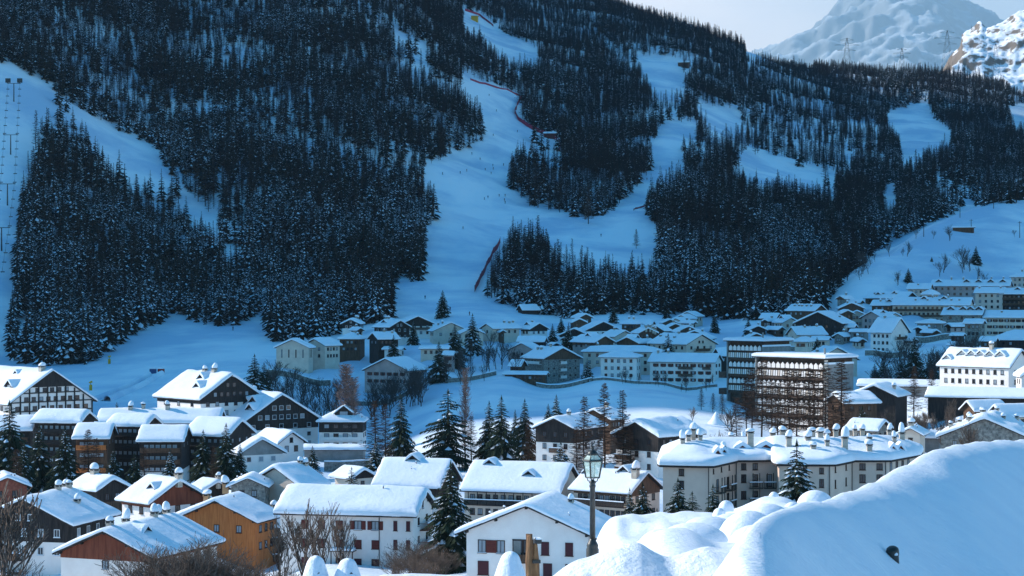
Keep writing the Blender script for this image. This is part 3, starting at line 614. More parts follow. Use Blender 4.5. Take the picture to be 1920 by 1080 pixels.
# shaded middle village
V = [
 (CH,'pale house with tall narrow window slits at the left of the middle village',513,547,592,633,692,790,-20,dict(wall=C_,front=(1,4),side=(1,2),win=(.5,3.2))),
 (CH,'pale house joined to the right of the slit window house',578,588,654,632,688,800,-42,dict(gw=13,wall=C_,front=(2,2),side=(2,4))),
 (CH,'dark house with broad hipped snow roof above the slit window house',633,None,688,622,672,830,78,dict(hip=True,gw=12,wall=BR,front=(1,2),side=(2,4),chim=((0,-.2,.8),(-.5,-.6,.6)))),
 (CH,'dark walled house with snow roof left of the hipped balcony house',688,None,751,621,680,818,-68,dict(gw=12,wall=D_,front=(1,2),side=(2,4),chim=((.1,0,.8),(.3,.6,.5)))),
 (CH,'small dark chalet high at the left of the middle village',638,657,685,596,632,900,-15,dict(L=9,wall=W_,clad=D_,cladz=.35,front=(1,3),gab=1,chim=((.2,.5,.8),(.3,.8,.8)),fm=M_WFRAME)),
 (CH,'dark chalet with two white gable windows and long blue roof',697,751,772,598,648,862,42,dict(wall=W_,clad=D_,cladz=.55,front=(2,3),gab=2,fm=M_WFRAME,chim=((-.05,.3,.8),(-.05,.6,.8)),dorm=((-1,.2,.5),))),
 (CH,'wide dark chalet with white middle storey above the two window chalet',750,784,815,590,632,900,14,dict(L=12,wall=W_,clad=D_,cladz=.2,front=(2,4),balf=((-.8,.8,0),))),
 (CH,'broad house with red windows behind bare trees at the left of the middle village',678,722,812,669,730,760,-30,dict(L=18,wall=P_,front=(3,6),side=(3,5),shut=M_SHUT,bals=((-.8,.8,0),(-.8,.8,1)))),
 (CH,'chalet roof half hidden by tall dark spruces at the centre left',815,846,882,602,645,880,10,dict(L=12,wall=C_,front=(1,3),chim=((-.3,.3,.7),(-.5,.5,.7)))),
 (CH,'pale chalet peeking out beside the snowy spruce in the middle village',862,886,910,612,650,860,8,dict(L=11,wall=C_,front=(2,3))),
 (CH,'tan house with long snow roof and low second roof at the foot of the piste',901,911,982,604,640,872,-52,dict(gw=10,wall=C_,front=(1,1),side=(1,4),chim=((.1,.2,.6),(.2,.5,.6),(.1,.8,.6)))),
 (CH,'dark gabled chalet with white arched ground floor at the foot of the piste',972,1012,1031,603,634,880,42,dict(wall=W_,clad=D_,cladz=.25,front=(1,3),side=(1,2),chim=((-.1,.2,.6),),dorm=((-1,.3,.5),))),
 (CH,'long low snow roof below the dark gabled piste side chalet',968,None,1028,629,652,840,80,dict(gw=9,wall=D_,front=(1,1),side=(1,4))),
 (CH,'pinkish terraced house with stepped snow roofs left of the big stone house',948,977,1024,640,686,820,-30,dict(wall=P_,front=(2,3),side=(2,3))),
 (HO,'big stone house with a stack of white balconies in its gable',975,1056,1093,649,716,770,35,dict(wall=S_,clad=BR,cladz=.05,front=(3,6),side=(1,6),win=(.6,.6),chim=((-.1,-.1,1),(-.4,.2,.8),(-.4,.5,.8)),bals=((-.8,.9,0),),balf=((-.17,.17,0),(-.17,.17,1),(-.17,.17,2)),balm=W_)),
 (HO,'low annex with snow roof in front of the big stone house',942,None,1030,694,716,752,82,dict(gw=7,pitch=14,wall=BR,front=(1,1),side=(1,7),win=(1.2,1.2))),
 (HO,'side wing with sloping snow roof left of the big stone house',952,None,990,672,700,765,70,dict(gw=8,pitch=30,wall=BR,front=(1,1),side=(1,3))),
 (CH,'wide chalet with a white centre panel between two dark gable halves',1080,1132,1167,600,634,870,24,dict(wall=W_,clad=D_,cladz=.1,front=(1,5),side=(0,0),chim=((.5,.6,.8),))),
 (CH,'dark and white chalet left of the white centre panel chalet',1045,1076,1108,613,645,860,-6,dict(L=12,wall=W_,clad=D_,cladz=.2,front=(1,3))),
 (CH,'topmost tiny chalet below the dark forest at the centre',1070,1099,1113,586,612,930,30,dict(wall=BR,front=(1,2),side=(1,2))),
 (CH,'tiny chalet just below the topmost one at the centre',1068,1087,1102,595,618,905,20,dict(wall=BR,front=(1,2),side=(1,2))),
 (CH,'round looking hipped snow roof right of the white centre panel chalet',1162,None,1205,597,626,892,75,dict(hip=True,gw=11,wall=BR,front=(1,1),side=(1,3),chim=((0,-.3,.8),(.2,.3,.8)))),
 (CH,'grey gabled chalet with one dark roof dormer above the big stone house',1068,1135,1155,627,674,810,42,dict(wall=M_GREY,clad=BR,cladz=.2,front=(2,3),side=(1,4),dorm=((-1,.1,.3),))),
 (CH,'pale gabled chalet above the brown gabled one in the middle village',1123,1173,1194,617,645,840,36,dict(wall=C_,front=(1,2),side=(1,2),chim=((-.1,.3,.6),))),
 (CH,'brown timber gabled chalet in the thick of the middle village',1152,1175,1216,629,660,815,-28,dict(wall=BR,front=(1,3),side=(1,3),dorm=((1,.1,.4),))),
 (HO,'very long low snow roofed house crossing behind the grey shuttered block',1090,None,1246,647,704,786,84,dict(gw=13,hip=True,pitch=17,wall=C_,front=(2,2),side=(3,9),lump=.05)),
 (HO,'grey square windowed block at the edge of the blue field',1122,None,1206,657,710,764,80,dict(gw=12,hip=True,pitch=18,wall=M_WHITE,front=(3,2),side=(3,5),lump=.05)),
 (HO,'large pale house with timber balcony gable and small roof vents',1212,1317,1347,624,672,800,44,dict(wall=C_,front=(2,4),gab=2,side=(1,6),balf=((-.5,.5,0),(-.5,.5,1)),chim=((-.1,.1,.6),(-.5,0,.3),(-.5,.4,.3),(-.4,.8,.3)))),
 (HO,'long pale house with orange shutters right beside the blue field',1214,None,1357,661,724,760,76,dict(gw=13,pitch=25,wall=W_,front=(2,2),side=(3,8),shut=M_SHUT,bals=((-.35,.1,0),(-.35,.1,1),(-.9,-.65,0)),chim=((-.1,.5,.8),(-.1,.8,.8)))),
 (CH,'brown gable with slanting roof high in the right part of the middle village',1218,1229,1266,607,634,850,-44,dict(gw=11,wall=BR,front=(1,2),side=(1,3))),
 (CH,'small gable with four round chimneys in front in the middle village',1182,1216,1235,612,640,838,28,dict(wall=BR,front=(1,2),side=(1,2),chim=((.2,-.9,.8),(.5,-.9,.8),(.7,-.9,.8),(-.2,-.9,.8)))),
 (CH,'small gabled roof near the top right of the middle village',1240,1267,1286,604,624,880,20,dict(wall=BR,front=(1,2),side=(1,2),chim=((0,0,.6),))),
 (CH,'small gabled roof with dark eave below the stepped rooftops',1268,1292,1316,609,630,865,14,dict(L=10,wall=BR,front=(1,2),side=(1,2),chim=((.3,0,.6),))),
 (CH,'low wide gabled roof just above the large pale balcony house',1268,1302,1342,617,640,845,-10,dict(L=11,wall=BR,front=(1,4),side=(1,2),chim=((-.3,-.5,.6),(.3,.2,.6)))),
 (CH,'uppermost of the stepped rooftops at the forest edge',1270,1288,1311,582,612,962,-25,dict(L=10,wall=C_,front=(1,2),side=(1,2))),
 (CH,'second of the stepped rooftops at the forest edge',1262,1277,1303,588,614,945,-25,dict(L=10,wall=C_,front=(1,2),side=(1,2))),
 (CH,'lowest of the stepped rooftops at the forest edge',1252,1267,1292,594,618,928,-25,dict(L=10,wall=C_,front=(1,2),side=(1,2))),
 (CH,'small roof left of the stepped rooftops with dark gable',1238,1257,1273,596,614,915,10,dict(L=8,wall=BR,front=(1,1),side=(0,0))),
 (CH,'tiny snow covered roof alone below the snowy firs at the centre right',1212,None,1230,599,614,915,75,dict(gw=7,wall=C_,front=(1,1),side=(1,2))),
 ('shed','snow covered shed beside the red netted piste foot',966,973,1013,569,588,1000,-62,dict(gw=7,wall=D_,front=(0,1),side=(0,0),pitch=38)),
 (HO,'low flat snow roof between the dark spruces of the middle village',785,None,846,646,672,792,84,dict(gw=9,pitch=12,wall=C_,front=(1,1),side=(1,4))),
 (HO,'small stepped roof with red windows beside the tall dark spruces',828,None,857,657,694,775,80,dict(gw=8,pitch=16,wall=P_,front=(1,1),side=(2,2),shut=M_SHUT)),
 (HO,'dark sided house with blue roof left of the concrete block',1334,None,1364,650,702,770,-70,dict(gw=10,wall=D_,front=(1,1),side=(1,2),pitch=30)),
]
for v in V:
    nm, lb, x0, xa, x1, ya, yb, D, rel, kw = v
    kw = dict(T=.75, win=(1.1, 1.25), group=None) | kw
    house(nm, lb, 'chalet' if nm == CH else ('shed' if nm == 'shed' else 'house'), x0, xa, x1, ya, yb, D, rel, **kw)

# right hillside village
V2 = [
 (HO,'leftmost small house of the hillside village with a brown wall',1423,None,1467,585,612,900,74,dict(gw=10,wall=BR,front=(1,1),side=(1,3))),
 (HO,'low snow covered roof below the leftmost small hillside house',1401,1422,1440,608,630,860,12,dict(L=9,wall=D_,front=(0,1),side=(0,0),chim=((.2,0,.6),))),
 (HO,'low rooftop just behind the concrete block with rounded snow',1394,1419,1444,622,645,830,8,dict(L=10,wall=BR,front=(0,1),side=(0,0),chim=((-.3,0,.6),))),
 (HO,'gabled hillside house with roof sloping down left of the large dark chalet',1447,1484,1501,593,630,880,34,dict(wall=C_,front=(1,2),side=(1,3),dorm=((-1,.1,.4),))),
 (HO,'long hillside roof with seven little roof vents',1472,None,1552,569,602,930,62,dict(gw=13,wall=BR,front=(1,2),side=(1,5),chim=((-.4,-.5,.3),(-.4,-.2,.3),(-.4,.1,.3),(-.4,.3,.3),(-.1,.5,.7),(-.1,-.4,.7),(-.4,.6,.3)))),
 (CH,'large dark gabled chalet with pale balcony at the left of the hillside village',1487,1533,1581,582,630,850,-20,dict(L=17,wall=D_,front=(2,5),side=(2,4),chim=((.6,.1,.5),),bals=((-.9,.9,0),),balm=C_)),
 (HO,'tan house with long snow roof and a dark steep gable on its left',1471,1483,1551,610,652,830,-60,dict(gw=10,wall=C_,front=(1,1),side=(1,3),pitch=34,chim=((.2,-.2,.5),(.1,.6,.5)))),
 (HO,'gabled hillside house with an empty snow field just above it',1571,1597,1622,565,592,942,4,dict(L=12,wall=BR,front=(1,3),side=(0,0),chim=((-.3,-.8,.6),(.3,-.8,.6)))),
 (HO,'narrow row house with dark timber gable left of the cream one',1568,1590,1603,579,618,882,24,dict(wall=BR,front=(2,2),side=(1,2))),
 (HO,'narrow cream gabled row house between the dark and pink ones',1590,1607,1622,580,618,886,0,dict(L=12,wall=C_,front=(2,3),side=(0,0))),
 (HO,'pink gabled row house with long roof to its right',1612,1633,1682,581,622,876,-38,dict(wall=P_,front=(2,4),side=(2,4),dorm=((1,-.1,.4),))),
 (HO,'little dark outbuilding below the cream gabled row house',1577,None,1609,606,630,850,78,dict(gw=7,pitch=18,wall=D_,front=(0,1),side=(1,2))),
 (HO,'low flat roofed outbuilding below the pink gabled row house',1592,None,1632,616,640,835,82,dict(gw=8,pitch=10,wall=M_GREY,front=(0,1),side=(1,3))),
 (HO,'low snow roof behind the white house with the steep roof',1519,None,1560,629,656,812,80,dict(gw=8,pitch=16,wall=C_,front=(0,1),side=(1,3))),
 (HO,'square hipped house right behind the upper concrete block',1486,None,1530,630,668,790,76,dict(gw=13,hip=True,wall=C_,front=(1,3),side=(1,4))),
 (HO,'broad gabled roof rising behind the lower concrete block',1500,1571,1613,648,700,722,38,dict(wall=C_,front=(1,3),side=(1,4),chim=((-.5,.2,.5),))),
 (HO,'white house with a steep snow roof standing below the old village',1628,1690,1708,593,664,800,54,dict(pitch=42,wall=W_,front=(2,1),side=(3,4),chim=((-.1,.3,.4),),balf=((-.6,.6,0),))),
 ('tower_house','small yellow tower house with hipped roof in the old village',1727,None,1763,542,572,962,70,dict(gw=9,hip=True,pitch=30,wall=M_CREAM,front=(2,2),side=(2,4))),
 (AP,'long balconied beige building under a wide snow roof full of vents',1673,None,1828,556,608,930,82,dict(gw=16,wall=C_,front=(2,2),side=(3,16),bals=((-.97,.97,1),(-.97,.97,0)),chim=((-.5,-.7,.4),(-.5,-.5,.4),(-.5,-.2,.4),(-.5,.1,.4),(-.5,.4,.4),(-.1,-.4,.7),(-.1,0,.7)),dorm=((-1,-.3,.3),(-1,.2,.3)))),
 (AP,'topmost long pink building with a row of eyebrow dormers',1747,None,1900,523,568,1020,83,dict(gw=14,wall=P_,front=(2,2),side=(2,12),dorm=((-1,.8,.5,3),(-1,.1,.5,3),(-1,-.2,.5,3),(-1,-.5,.5,3),(-1,-.8,.5,3)),chim=((-.05,.5,.9),(-.05,.2,.9),(-.05,-.2,1),(-.05,-.5,1),(-.05,-.8,1)))),
 (HO,'beige house joined to the left end of the topmost pink building',1700,None,1752,530,566,1018,80,dict(gw=12,wall=B_,front=(1,1),side=(2,4),chim=((-.4,.1,.4),))),
 (HO,'brown walled house with dotted snow roof at the upper left of the old village',1621,1711,1724,546,582,970,62,dict(gw=13,wall=BR,front=(1,2),side=(1,6),chim=((-.5,.6,.4),(-.5,.2,.4),(-.5,-.4,.4)),dorm=((-1,.4,.6),(-1,-.3,.4)))),
 (HO,'narrow snow roof with one vent below the brown walled house',1632,None,1698,561,592,946,76,dict(gw=11,wall=BR,front=(1,1),side=(1,4),chim=((-.4,.4,.4),(-.4,0,.4),(-.4,-.6,.4)),dorm=((-1,-.2,.5),))),
 (HO,'beige house with evenly spaced windows left of the dark timber one',1827,None,1890,537,582,982,80,dict(gw=12,wall=B_,front=(2,2),side=(3,4),chim=((-.3,.7,.4),(-.3,-.7,.4)))),
 (HO,'dark timber house at the upper right edge of the old village',1876,None,1945,539,584,976,80,dict(gw=12,wall=D_,front=(2,2),side=(3,6),bals=((-.9,.9,0),(-.9,.9,1)),dorm=((-1,0,.4),))),
 (HO,'beige tower like house at the right edge above the old village',1894,None,1950,508,552,1052,74,dict(gw=12,hip=True,wall=B_,front=(2,2),side=(3,4),chim=((0,.2,.7),))),
 (AP,'stone walled long house with four eyebrow dormers',1766,None,1852,575,628,890,80,dict(gw=14,wall=S_,front=(2,2),side=(1,3),dorm=((-1,.6,.4,3),(-1,0,.4,3),(-1,-.35,.4,3),(-1,-.75,.4,3)),chim=((-.05,-.5,.8),(-.05,.6,.8)))),
 (AP,'pale long house with shuttered windows at the right edge of the old village',1846,None,1962,581,634,880,82,dict(gw=13,wall=C_,front=(2,2),side=(3,9),shut=M_FRAME,chim=((-.4,.4,.4),))),
 (HO,'narrow stone house with a flat snow roof in front of the stone long house',1806,None,1850,597,656,820,80,dict(gw=9,pitch=18,wall=S_,front=(2,2),side=(2,3))),
 (HO,'wide hipped snow roof over dark walls above the white hotel',1857,None,1990,618,660,780,80,dict(gw=16,hip=True,wall=D_,front=(1,2),side=(1,8))),
 (HO,'small snow roofed shed left of the wide hipped roof',1836,None,1874,630,660,770,80,dict(gw=8,pitch=18,wall=BR,front=(0,1),side=(1,2))),
 (HO,'small snow covered terrace house below the stone long house',1780,None,1812,622,650,805,80,dict(gw=7,pitch=14,wall=D_,front=(0,1),side=(1,2))),
 (HO,'greenish low hipped pavilion below the long balconied building',1717,None,1774,597,630,860,80,dict(gw=10,hip=True,pitch=16,wall=M_GREY,front=(1,1),side=(1,3))),
 (CH,'leftmost chalet of the tiny hamlet at the far right',1868,1882,1896,336,360,1900,10,dict(L=14,wall=BR,front=(1,2),side=(0,0),T=1.3)),
 (CH,'middle chalet of the tiny hamlet at the far right',1888,1902,1917,340,362,1850,-12,dict(L=14,wall=D_,front=(1,2),side=(0,0),T=1.3)),
 (CH,'rightmost chalet of the tiny hamlet at the far right',1905,1921,1938,330,355,1950,14,dict(L=14,wall=BR,front=(1,2),side=(0,0),T=1.3)),
 ('mountain_hut','snow covered lift hut beside the top of the second piste',1270,None,1294,112,124,2750,80,dict(gw=12,wall=BR,front=(0,1),side=(0,0),T=1.5,pitch=16)),
 ('mountain_hut','yellowish hut at the very top of the long piste',882,None,898,26,38,2650,80,dict(gw=9,wall=M_YELLOW,front=(0,1),side=(0,0),T=1.0,pitch=12)),
 ('mountain_hut','white tented hut beside the red safety net on the main piste',1018,None,1046,244,258,1640,80,dict(gw=7,wall=M_SHUT,front=(0,1),side=(0,0),T=.9,pitch=20)),
 ('cabin','half buried wooden cabin alone on the open right hill',1785,None,1829,422,434,1230,84,dict(gw=5,pitch=8,wall=BR,front=(0,1),side=(0,0),T=.5)),
]
CATS = {CH: 'chalet', HO: 'house', AP: 'apartment building', 'tower_house': 'house', 'mountain_hut': 'hut', 'cabin': 'cabin'}
for v in V2:
    nm, lb, x0, xa, x1, ya, yb, D, rel, kw = v
    kw = dict(T=.75, win=(1.1, 1.25)) | kw
    house(nm, lb, CATS[nm], x0, xa, x1, ya, yb, D, rel, **kw)

# more roofs wedged into the gaps of the two quarters
for nm_, lb_, gp_, lst in (
  (CH, 'small snow roofed chalet wedged between larger ones in the shaded middle village', 'small wedged chalets of the middle village',
   [(1030, 1052, 640, 662, 830), (1196, 1214, 634, 654, 825), (1248, 1266, 634, 652, 830), (1100, 1122, 648, 672, 800), (742, 762, 648, 672, 810), (664, 684, 612, 632, 880), (716, 736, 596, 618, 905), (930, 950, 616, 638, 870), (1050, 1068, 630, 650, 845), (1290, 1308, 600, 616, 890)]),
  (HO, 'small snow roofed house wedged between larger ones in the hillside village', 'small wedged houses of the hillside village',
   [(1540, 1562, 608, 628, 860), (1560, 1590, 622, 644, 830), (1452, 1474, 610, 630, 860), (1428, 1448, 596, 614, 890), (1556, 1576, 590, 608, 900), (1604, 1626, 632, 654, 815), (1712, 1736, 610, 634, 850), (1740, 1764, 616, 640, 840), (1770, 1792, 604, 626, 865), (1700, 1722, 632, 656, 800), (1660, 1690, 584, 602, 905), (1566, 1590, 552, 566, 960), (1786, 1812, 640, 664, 780), (1812, 1834, 660, 680, 760), (1600, 1622, 560, 576, 960)])):
    for k, (a, c, ya, yb, D) in enumerate(lst):
        rel = (18, -24, 34, -40, 60)[k % 5]
        house(nm_, lb_, 'chalet' if nm_ == CH else 'house', a, None, c, ya, yb, D, rel, gw=(c-a)*D/F*.78, L=8+k % 3*2, pitch=24+k % 3*4, wall=(C_, BR, W_, S_, P_)[(k*3) % 5], clad=(D_, None, BR)[k % 3], cladz=.3, front=(2, 2), side=(1, 2), T=.75, group=gp_, chim=((.1, .2, .6),) if k % 2 else ())
# ---------------------------------------------------------------- beige hotel with many chimneys
def beige_hotel():
    D0 = 345; base = at(1400, 985, D0).z
    root = empty('hotel', (at(1450, 985, 352).x, 352, base), 0, 'large beige hotel with a rambling snow roof crowded with chimneys', 'hotel')
    EXTRA.append((1450, 352, 988)); EXTRA.append((1300, 345, 985)); EXTRA.append((1650, 360, 975))
    def P(px, D):
        D = D if D < 345 else 345+(D-345)*.5; v = at(px, 0, D); return Vector((v.x-root.location.x, v.y-root.location.y))
    front = [(1243, 338), (1330, 336), (1379, 350), (1456, 351), (1461, 340), (1558, 339), (1598, 350), (1662, 350), (1716, 372)]
    backp = [(1722, 392), (1600, 396), (1450, 388), (1250, 384)]
    foot = [P(*p) for p in front+backp]
    He = (540-868)/F*345 - base      # eave
    n = len(foot)
    b = MB()
    vs = [(p.x, p.y, -4) for p in foot] + [(p.x, p.y, He) for p in foot]
    b.add(vs, [(i, (i+1) % n, (i+1) % n+n, i+n) for i in range(n)] + [tuple(range(n, 2*n))], M_BEIGE)
    b.build('wall', root)
    cen = sum(foot, Vector((0, 0)))/n
    # spine of the roof
    spine = [P(1290, 362), P(1380, 369), P(1460, 367), P(1560, 366), P(1660, 376)]
    def near_spine(p):
        best = None
        for a, c in zip(spine, spine[1:]):
            d = c-a; t = max(0, min(1, (p-a).dot(d)/d.dot(d))); q = a+d*t
            if best is None or (p-q).length < best[0]: best = ((p-q).length, q)
        return best[1]
    # boundary, pushed outward for the overhang and sampled
    ring = []
    for i in range(n):
        a, c = foot[i], foot[(i+1) % n]; nrm = Vector((c.y-a.y, -(c.x-a.x))).normalized()
        m = max(2, int((c-a).length/1.6))
        for k in range(m):
            t = k/m; p = a.lerp(c, t); ring.append((p, nrm))
    rl = []
    for i, (p, nr) in enumerate(ring):
        n2 = (nr + ring[i-1][1] + ring[(i+1) % len(ring)][1]).normalized(); rl.append(p + n2*1.1)
    ridgeh = 2.4
    b = MB(); m = len(rl)
    for z in (He-.02, He+.38): b.v += [(p.x, p.y, z) for p in rl]
    k = b.mi(M_ROOF)
    for i in range(m): b.f.append((i, (i+1) % m, (i+1) % m+m, i+m)); b.m.append(k); b.smooth.append(False)
    b.f.append(tuple(range(m, 2*m))); b.m.append(k); b.smooth.append(False)
    b.f.append(tuple(range(m-1, -1, -1))); b.m.append(k); b.smooth.append(False)
    roof = b.build('roof', root)
    ts = [0, .0, .015, .05, .11, .2, .32, .46, .6, .75, .88, 1.0]
    rows = []
    for q, t in enumerate(ts):
        row = []
        for i in range(m+1):
            p = rl[i % m]; s = near_spine(p); w = p.lerp(s, t)
            d = t*(p-s).length
            e = 0 if q == 0 else .28+.72*math.sqrt(max(0, 1-(1-min(1, d/1.2))**2))
            slope = ridgeh*min(1.0, t*1.05)
            if t > .9: slope = ridgeh
            nz = noise.noise(Vector((w.x*.22, w.y*.22, 4)))*.55 + noise.noise(Vector((w.x*.7, w.y*.7, 1)))*.18
            out = (w-s).normalized()*(.12 if 0 < q < 4 else 0) if (w-s).length > .1 else Vector((0, 0))
            row.append((w.x+out.x, w.y+out.y, He+.36+slope+1.15*e+nz*min(1, t*4)))
        rows.append(row)
    snow = link('roof_snow', grid_mesh('roof_snow', np.array(rows), M_SNOW), root)
    def snow_z(p):
        s = near_spine(p); # distance along ray to boundary
        best = min((q[0]-p).length for q in ring); tot = best+(p-s).length
        return He+.36+ridgeh*min(1, best/max(tot, .1)*1.05)+1.1
    # chimneys: (pixel x of the foot, depth, height, width, pointed)
    for px, D, h, w, pt in [(1280, 352, 1.9, 1.1, 1), (1291, 355, 2.0, 1.1, 1), (1300, 358, 2.6, 1.1, 1), (1313, 356, 1.7, 1.0, 1), (1357, 352, .9, .9, 1), (1371, 380, 1.4, 1.1, 0), (1395, 382, 1.2, .9, 1),
                            (1407, 356, 3.2, 1.5, 0), (1449, 372, 1.2, 1.2, 0), (1468, 370, 1.6, 1.4, 0), (1479, 352, 2.6, 1.3, 0), (1515, 358, 1.4, 1.3, 0), (1522, 372, 1.7, 1.4, 0), (1538, 364, 1.5, 1.3, 0), (1525, 345, 1.2, 1.2, 0),
                            (1551, 350, 1.8, 1.0, 1), (1550, 374, 1.2, 1.2, 0), (1567, 366, 1.6, 1.2, 1), (1584, 352, 2.7, 1.4, 1), (1603, 374, 1.6, .9, 1), (1617, 372, 1.5, 1.1, 0), (1630, 366, .9, 1.1, 0),
                            (1630, 352, 1.5, 1.3, 0), (1667, 378, 1.5, 1.0, 1), (1677, 368, 1.6, .9, 1), (1691, 374, 2.0, 1.3, 1)]:
        p = P(px, D); chimney(roof, p.x, p.y, snow_z(p)-.3, h-.3, w*.72, M_CHIM, pointed=bool(pt))
    # eyebrow dormers
    for px, D, w in [(1346, 343, 1.5), (1358, 345, 1.5), (1392, 355, 3.4), (1436, 355, 4.2), (1675, 358, 1.6), (1689, 362, 1.6)]:
        p = P(px, D); b = MB(); z = snow_z(p)-.4; h = w*.28 if w > 2 else w*.75
        b.prism([(-w/2, 0), (w/2, 0), (0, h)], 0, 2.6, M_RED); d = b.build('dormer', roof)
        c = MB(); o = .35; k = 8; pr = []
        for i in range(k+1):
            s = -1+2*i/k; pr.append((s*(w/2+o), h*(1-abs(s))+.75*math.sqrt(max(0, 1-abs(s)**3))+.02-o*.1))
        pr = [(-w/2-o, -.15)] + pr + [(w/2+o, -.15)]
        inner = [(w/2+o, -.25), (0, h+.06), (-w/2-o, -.25)]
        b.prism(pr[::-1][::-1] + inner, -.35, 3.4, M_SNOW)
        d.data = b.mesh('dormer'); d.location = (p.x, p.y, z)
    # windows: (px, depth, z below eave, w, h, facade index)
    def facade(i, f, drop, w, h, kind='plain'):
        a, c = foot[i], foot[i+1]; p = a.lerp(c, f); ang = math.atan2(c.y-a.y, c.x-a.x)
        nrm = Vector((math.sin(ang), -math.cos(ang)))
        put_window(root, p.x, p.y, He-drop-h, ang, w, h, kind, M_FRAME, None, rnd.choice([M_GLASS, M_GLASS, M_CURT]))
    def fbalc(i, f, drop, wd, posts=2):
        a, c = foot[i], foot[i+1]; p = a.lerp(c, f); ang = math.atan2(c.y-a.y, c.x-a.x)
        o = balcony(root, -wd/2, wd/2, 0, 0, 0, depth=1.2, m=M_IRON, posts=posts, solid=False); o.location = (p.x, p.y, He-drop); o.rotation_euler = (0, 0, ang)
    facade(0, .40, .3, .95, 1.25)
    facade(0, .40, 2.4, .95, 1.5); facade(0, .40, 5.3, .95, 1.5)
    for f, w in ((.15, .5), (.45, .5), (.75, .5)): facade(1, f, .35, w, .9)
    for f in (.3, .7):
        facade(1, f, 2.4, 1.0, 2.1); facade(1, f, 5.3, 1.0, 2.1); fbalc(1, f, 4.7, 2.6); fbalc(1, f, 7.6, 2.6)
    for f in (.2, .48): facade(2, f, .3, .95, 1.2)
    facade(2, .2, 2.3, .95, 1.5); facade(2, .2, 5.3, .95, 1.5); facade(2, .2, 8.2, .95, 1.5)
    facade(2, .48, 2.3, 1.0, 2.2); facade(2, .48, 5.3, 1.0, 2.2); fbalc(2, .48, 4.7, 2.4); fbalc(2, .48, 7.6, 2.4)
    for f in (.82,): facade(2, f, 2.3, 1.0, 2.2); fbalc(2, f, 4.7, 2.2)
    for f in (.25, .5, .82):
        facade(4, f, .3, .8, 1.1); facade(4, f, 2.3, .8, 1.5); facade(4, f, 5.3, .8, 1.5)
    for f in (.2, .7): facade(5, f, .3, .5, 1.0); facade(5, f, 2.6, .5, 1.5); facade(5, f, 5.4, .5, 1.5)
    for f in (.3, .8): facade(6, f, .3, 1.1, 1.2); facade(6, f, 2.3, 1.1, 1.5); facade(6, f, 5.3, 1.1, 1.5)
    for f in (.15, .35, .55, .75): facade(7, f, .3, 1.0, 1.6); facade(7, f, 3.0, 1.0, 1.6)
    for i, f in ((0, .985), (2, .02), (4, .97), (5, .97), (6, .98)):
        a, c = foot[i], foot[i+1]; p = a.lerp(c, f); ang = math.atan2(c.y-a.y, c.x-a.x); nrm = Vector((math.sin(ang), -math.cos(ang)))
        q = p+nrm*.1; b = MB(); b.tube((q.x, q.y, -2), (q.x, q.y, He-.05), .07, .07, M_IRON, 6); b.build('drainpipe', root)
beige_hotel()

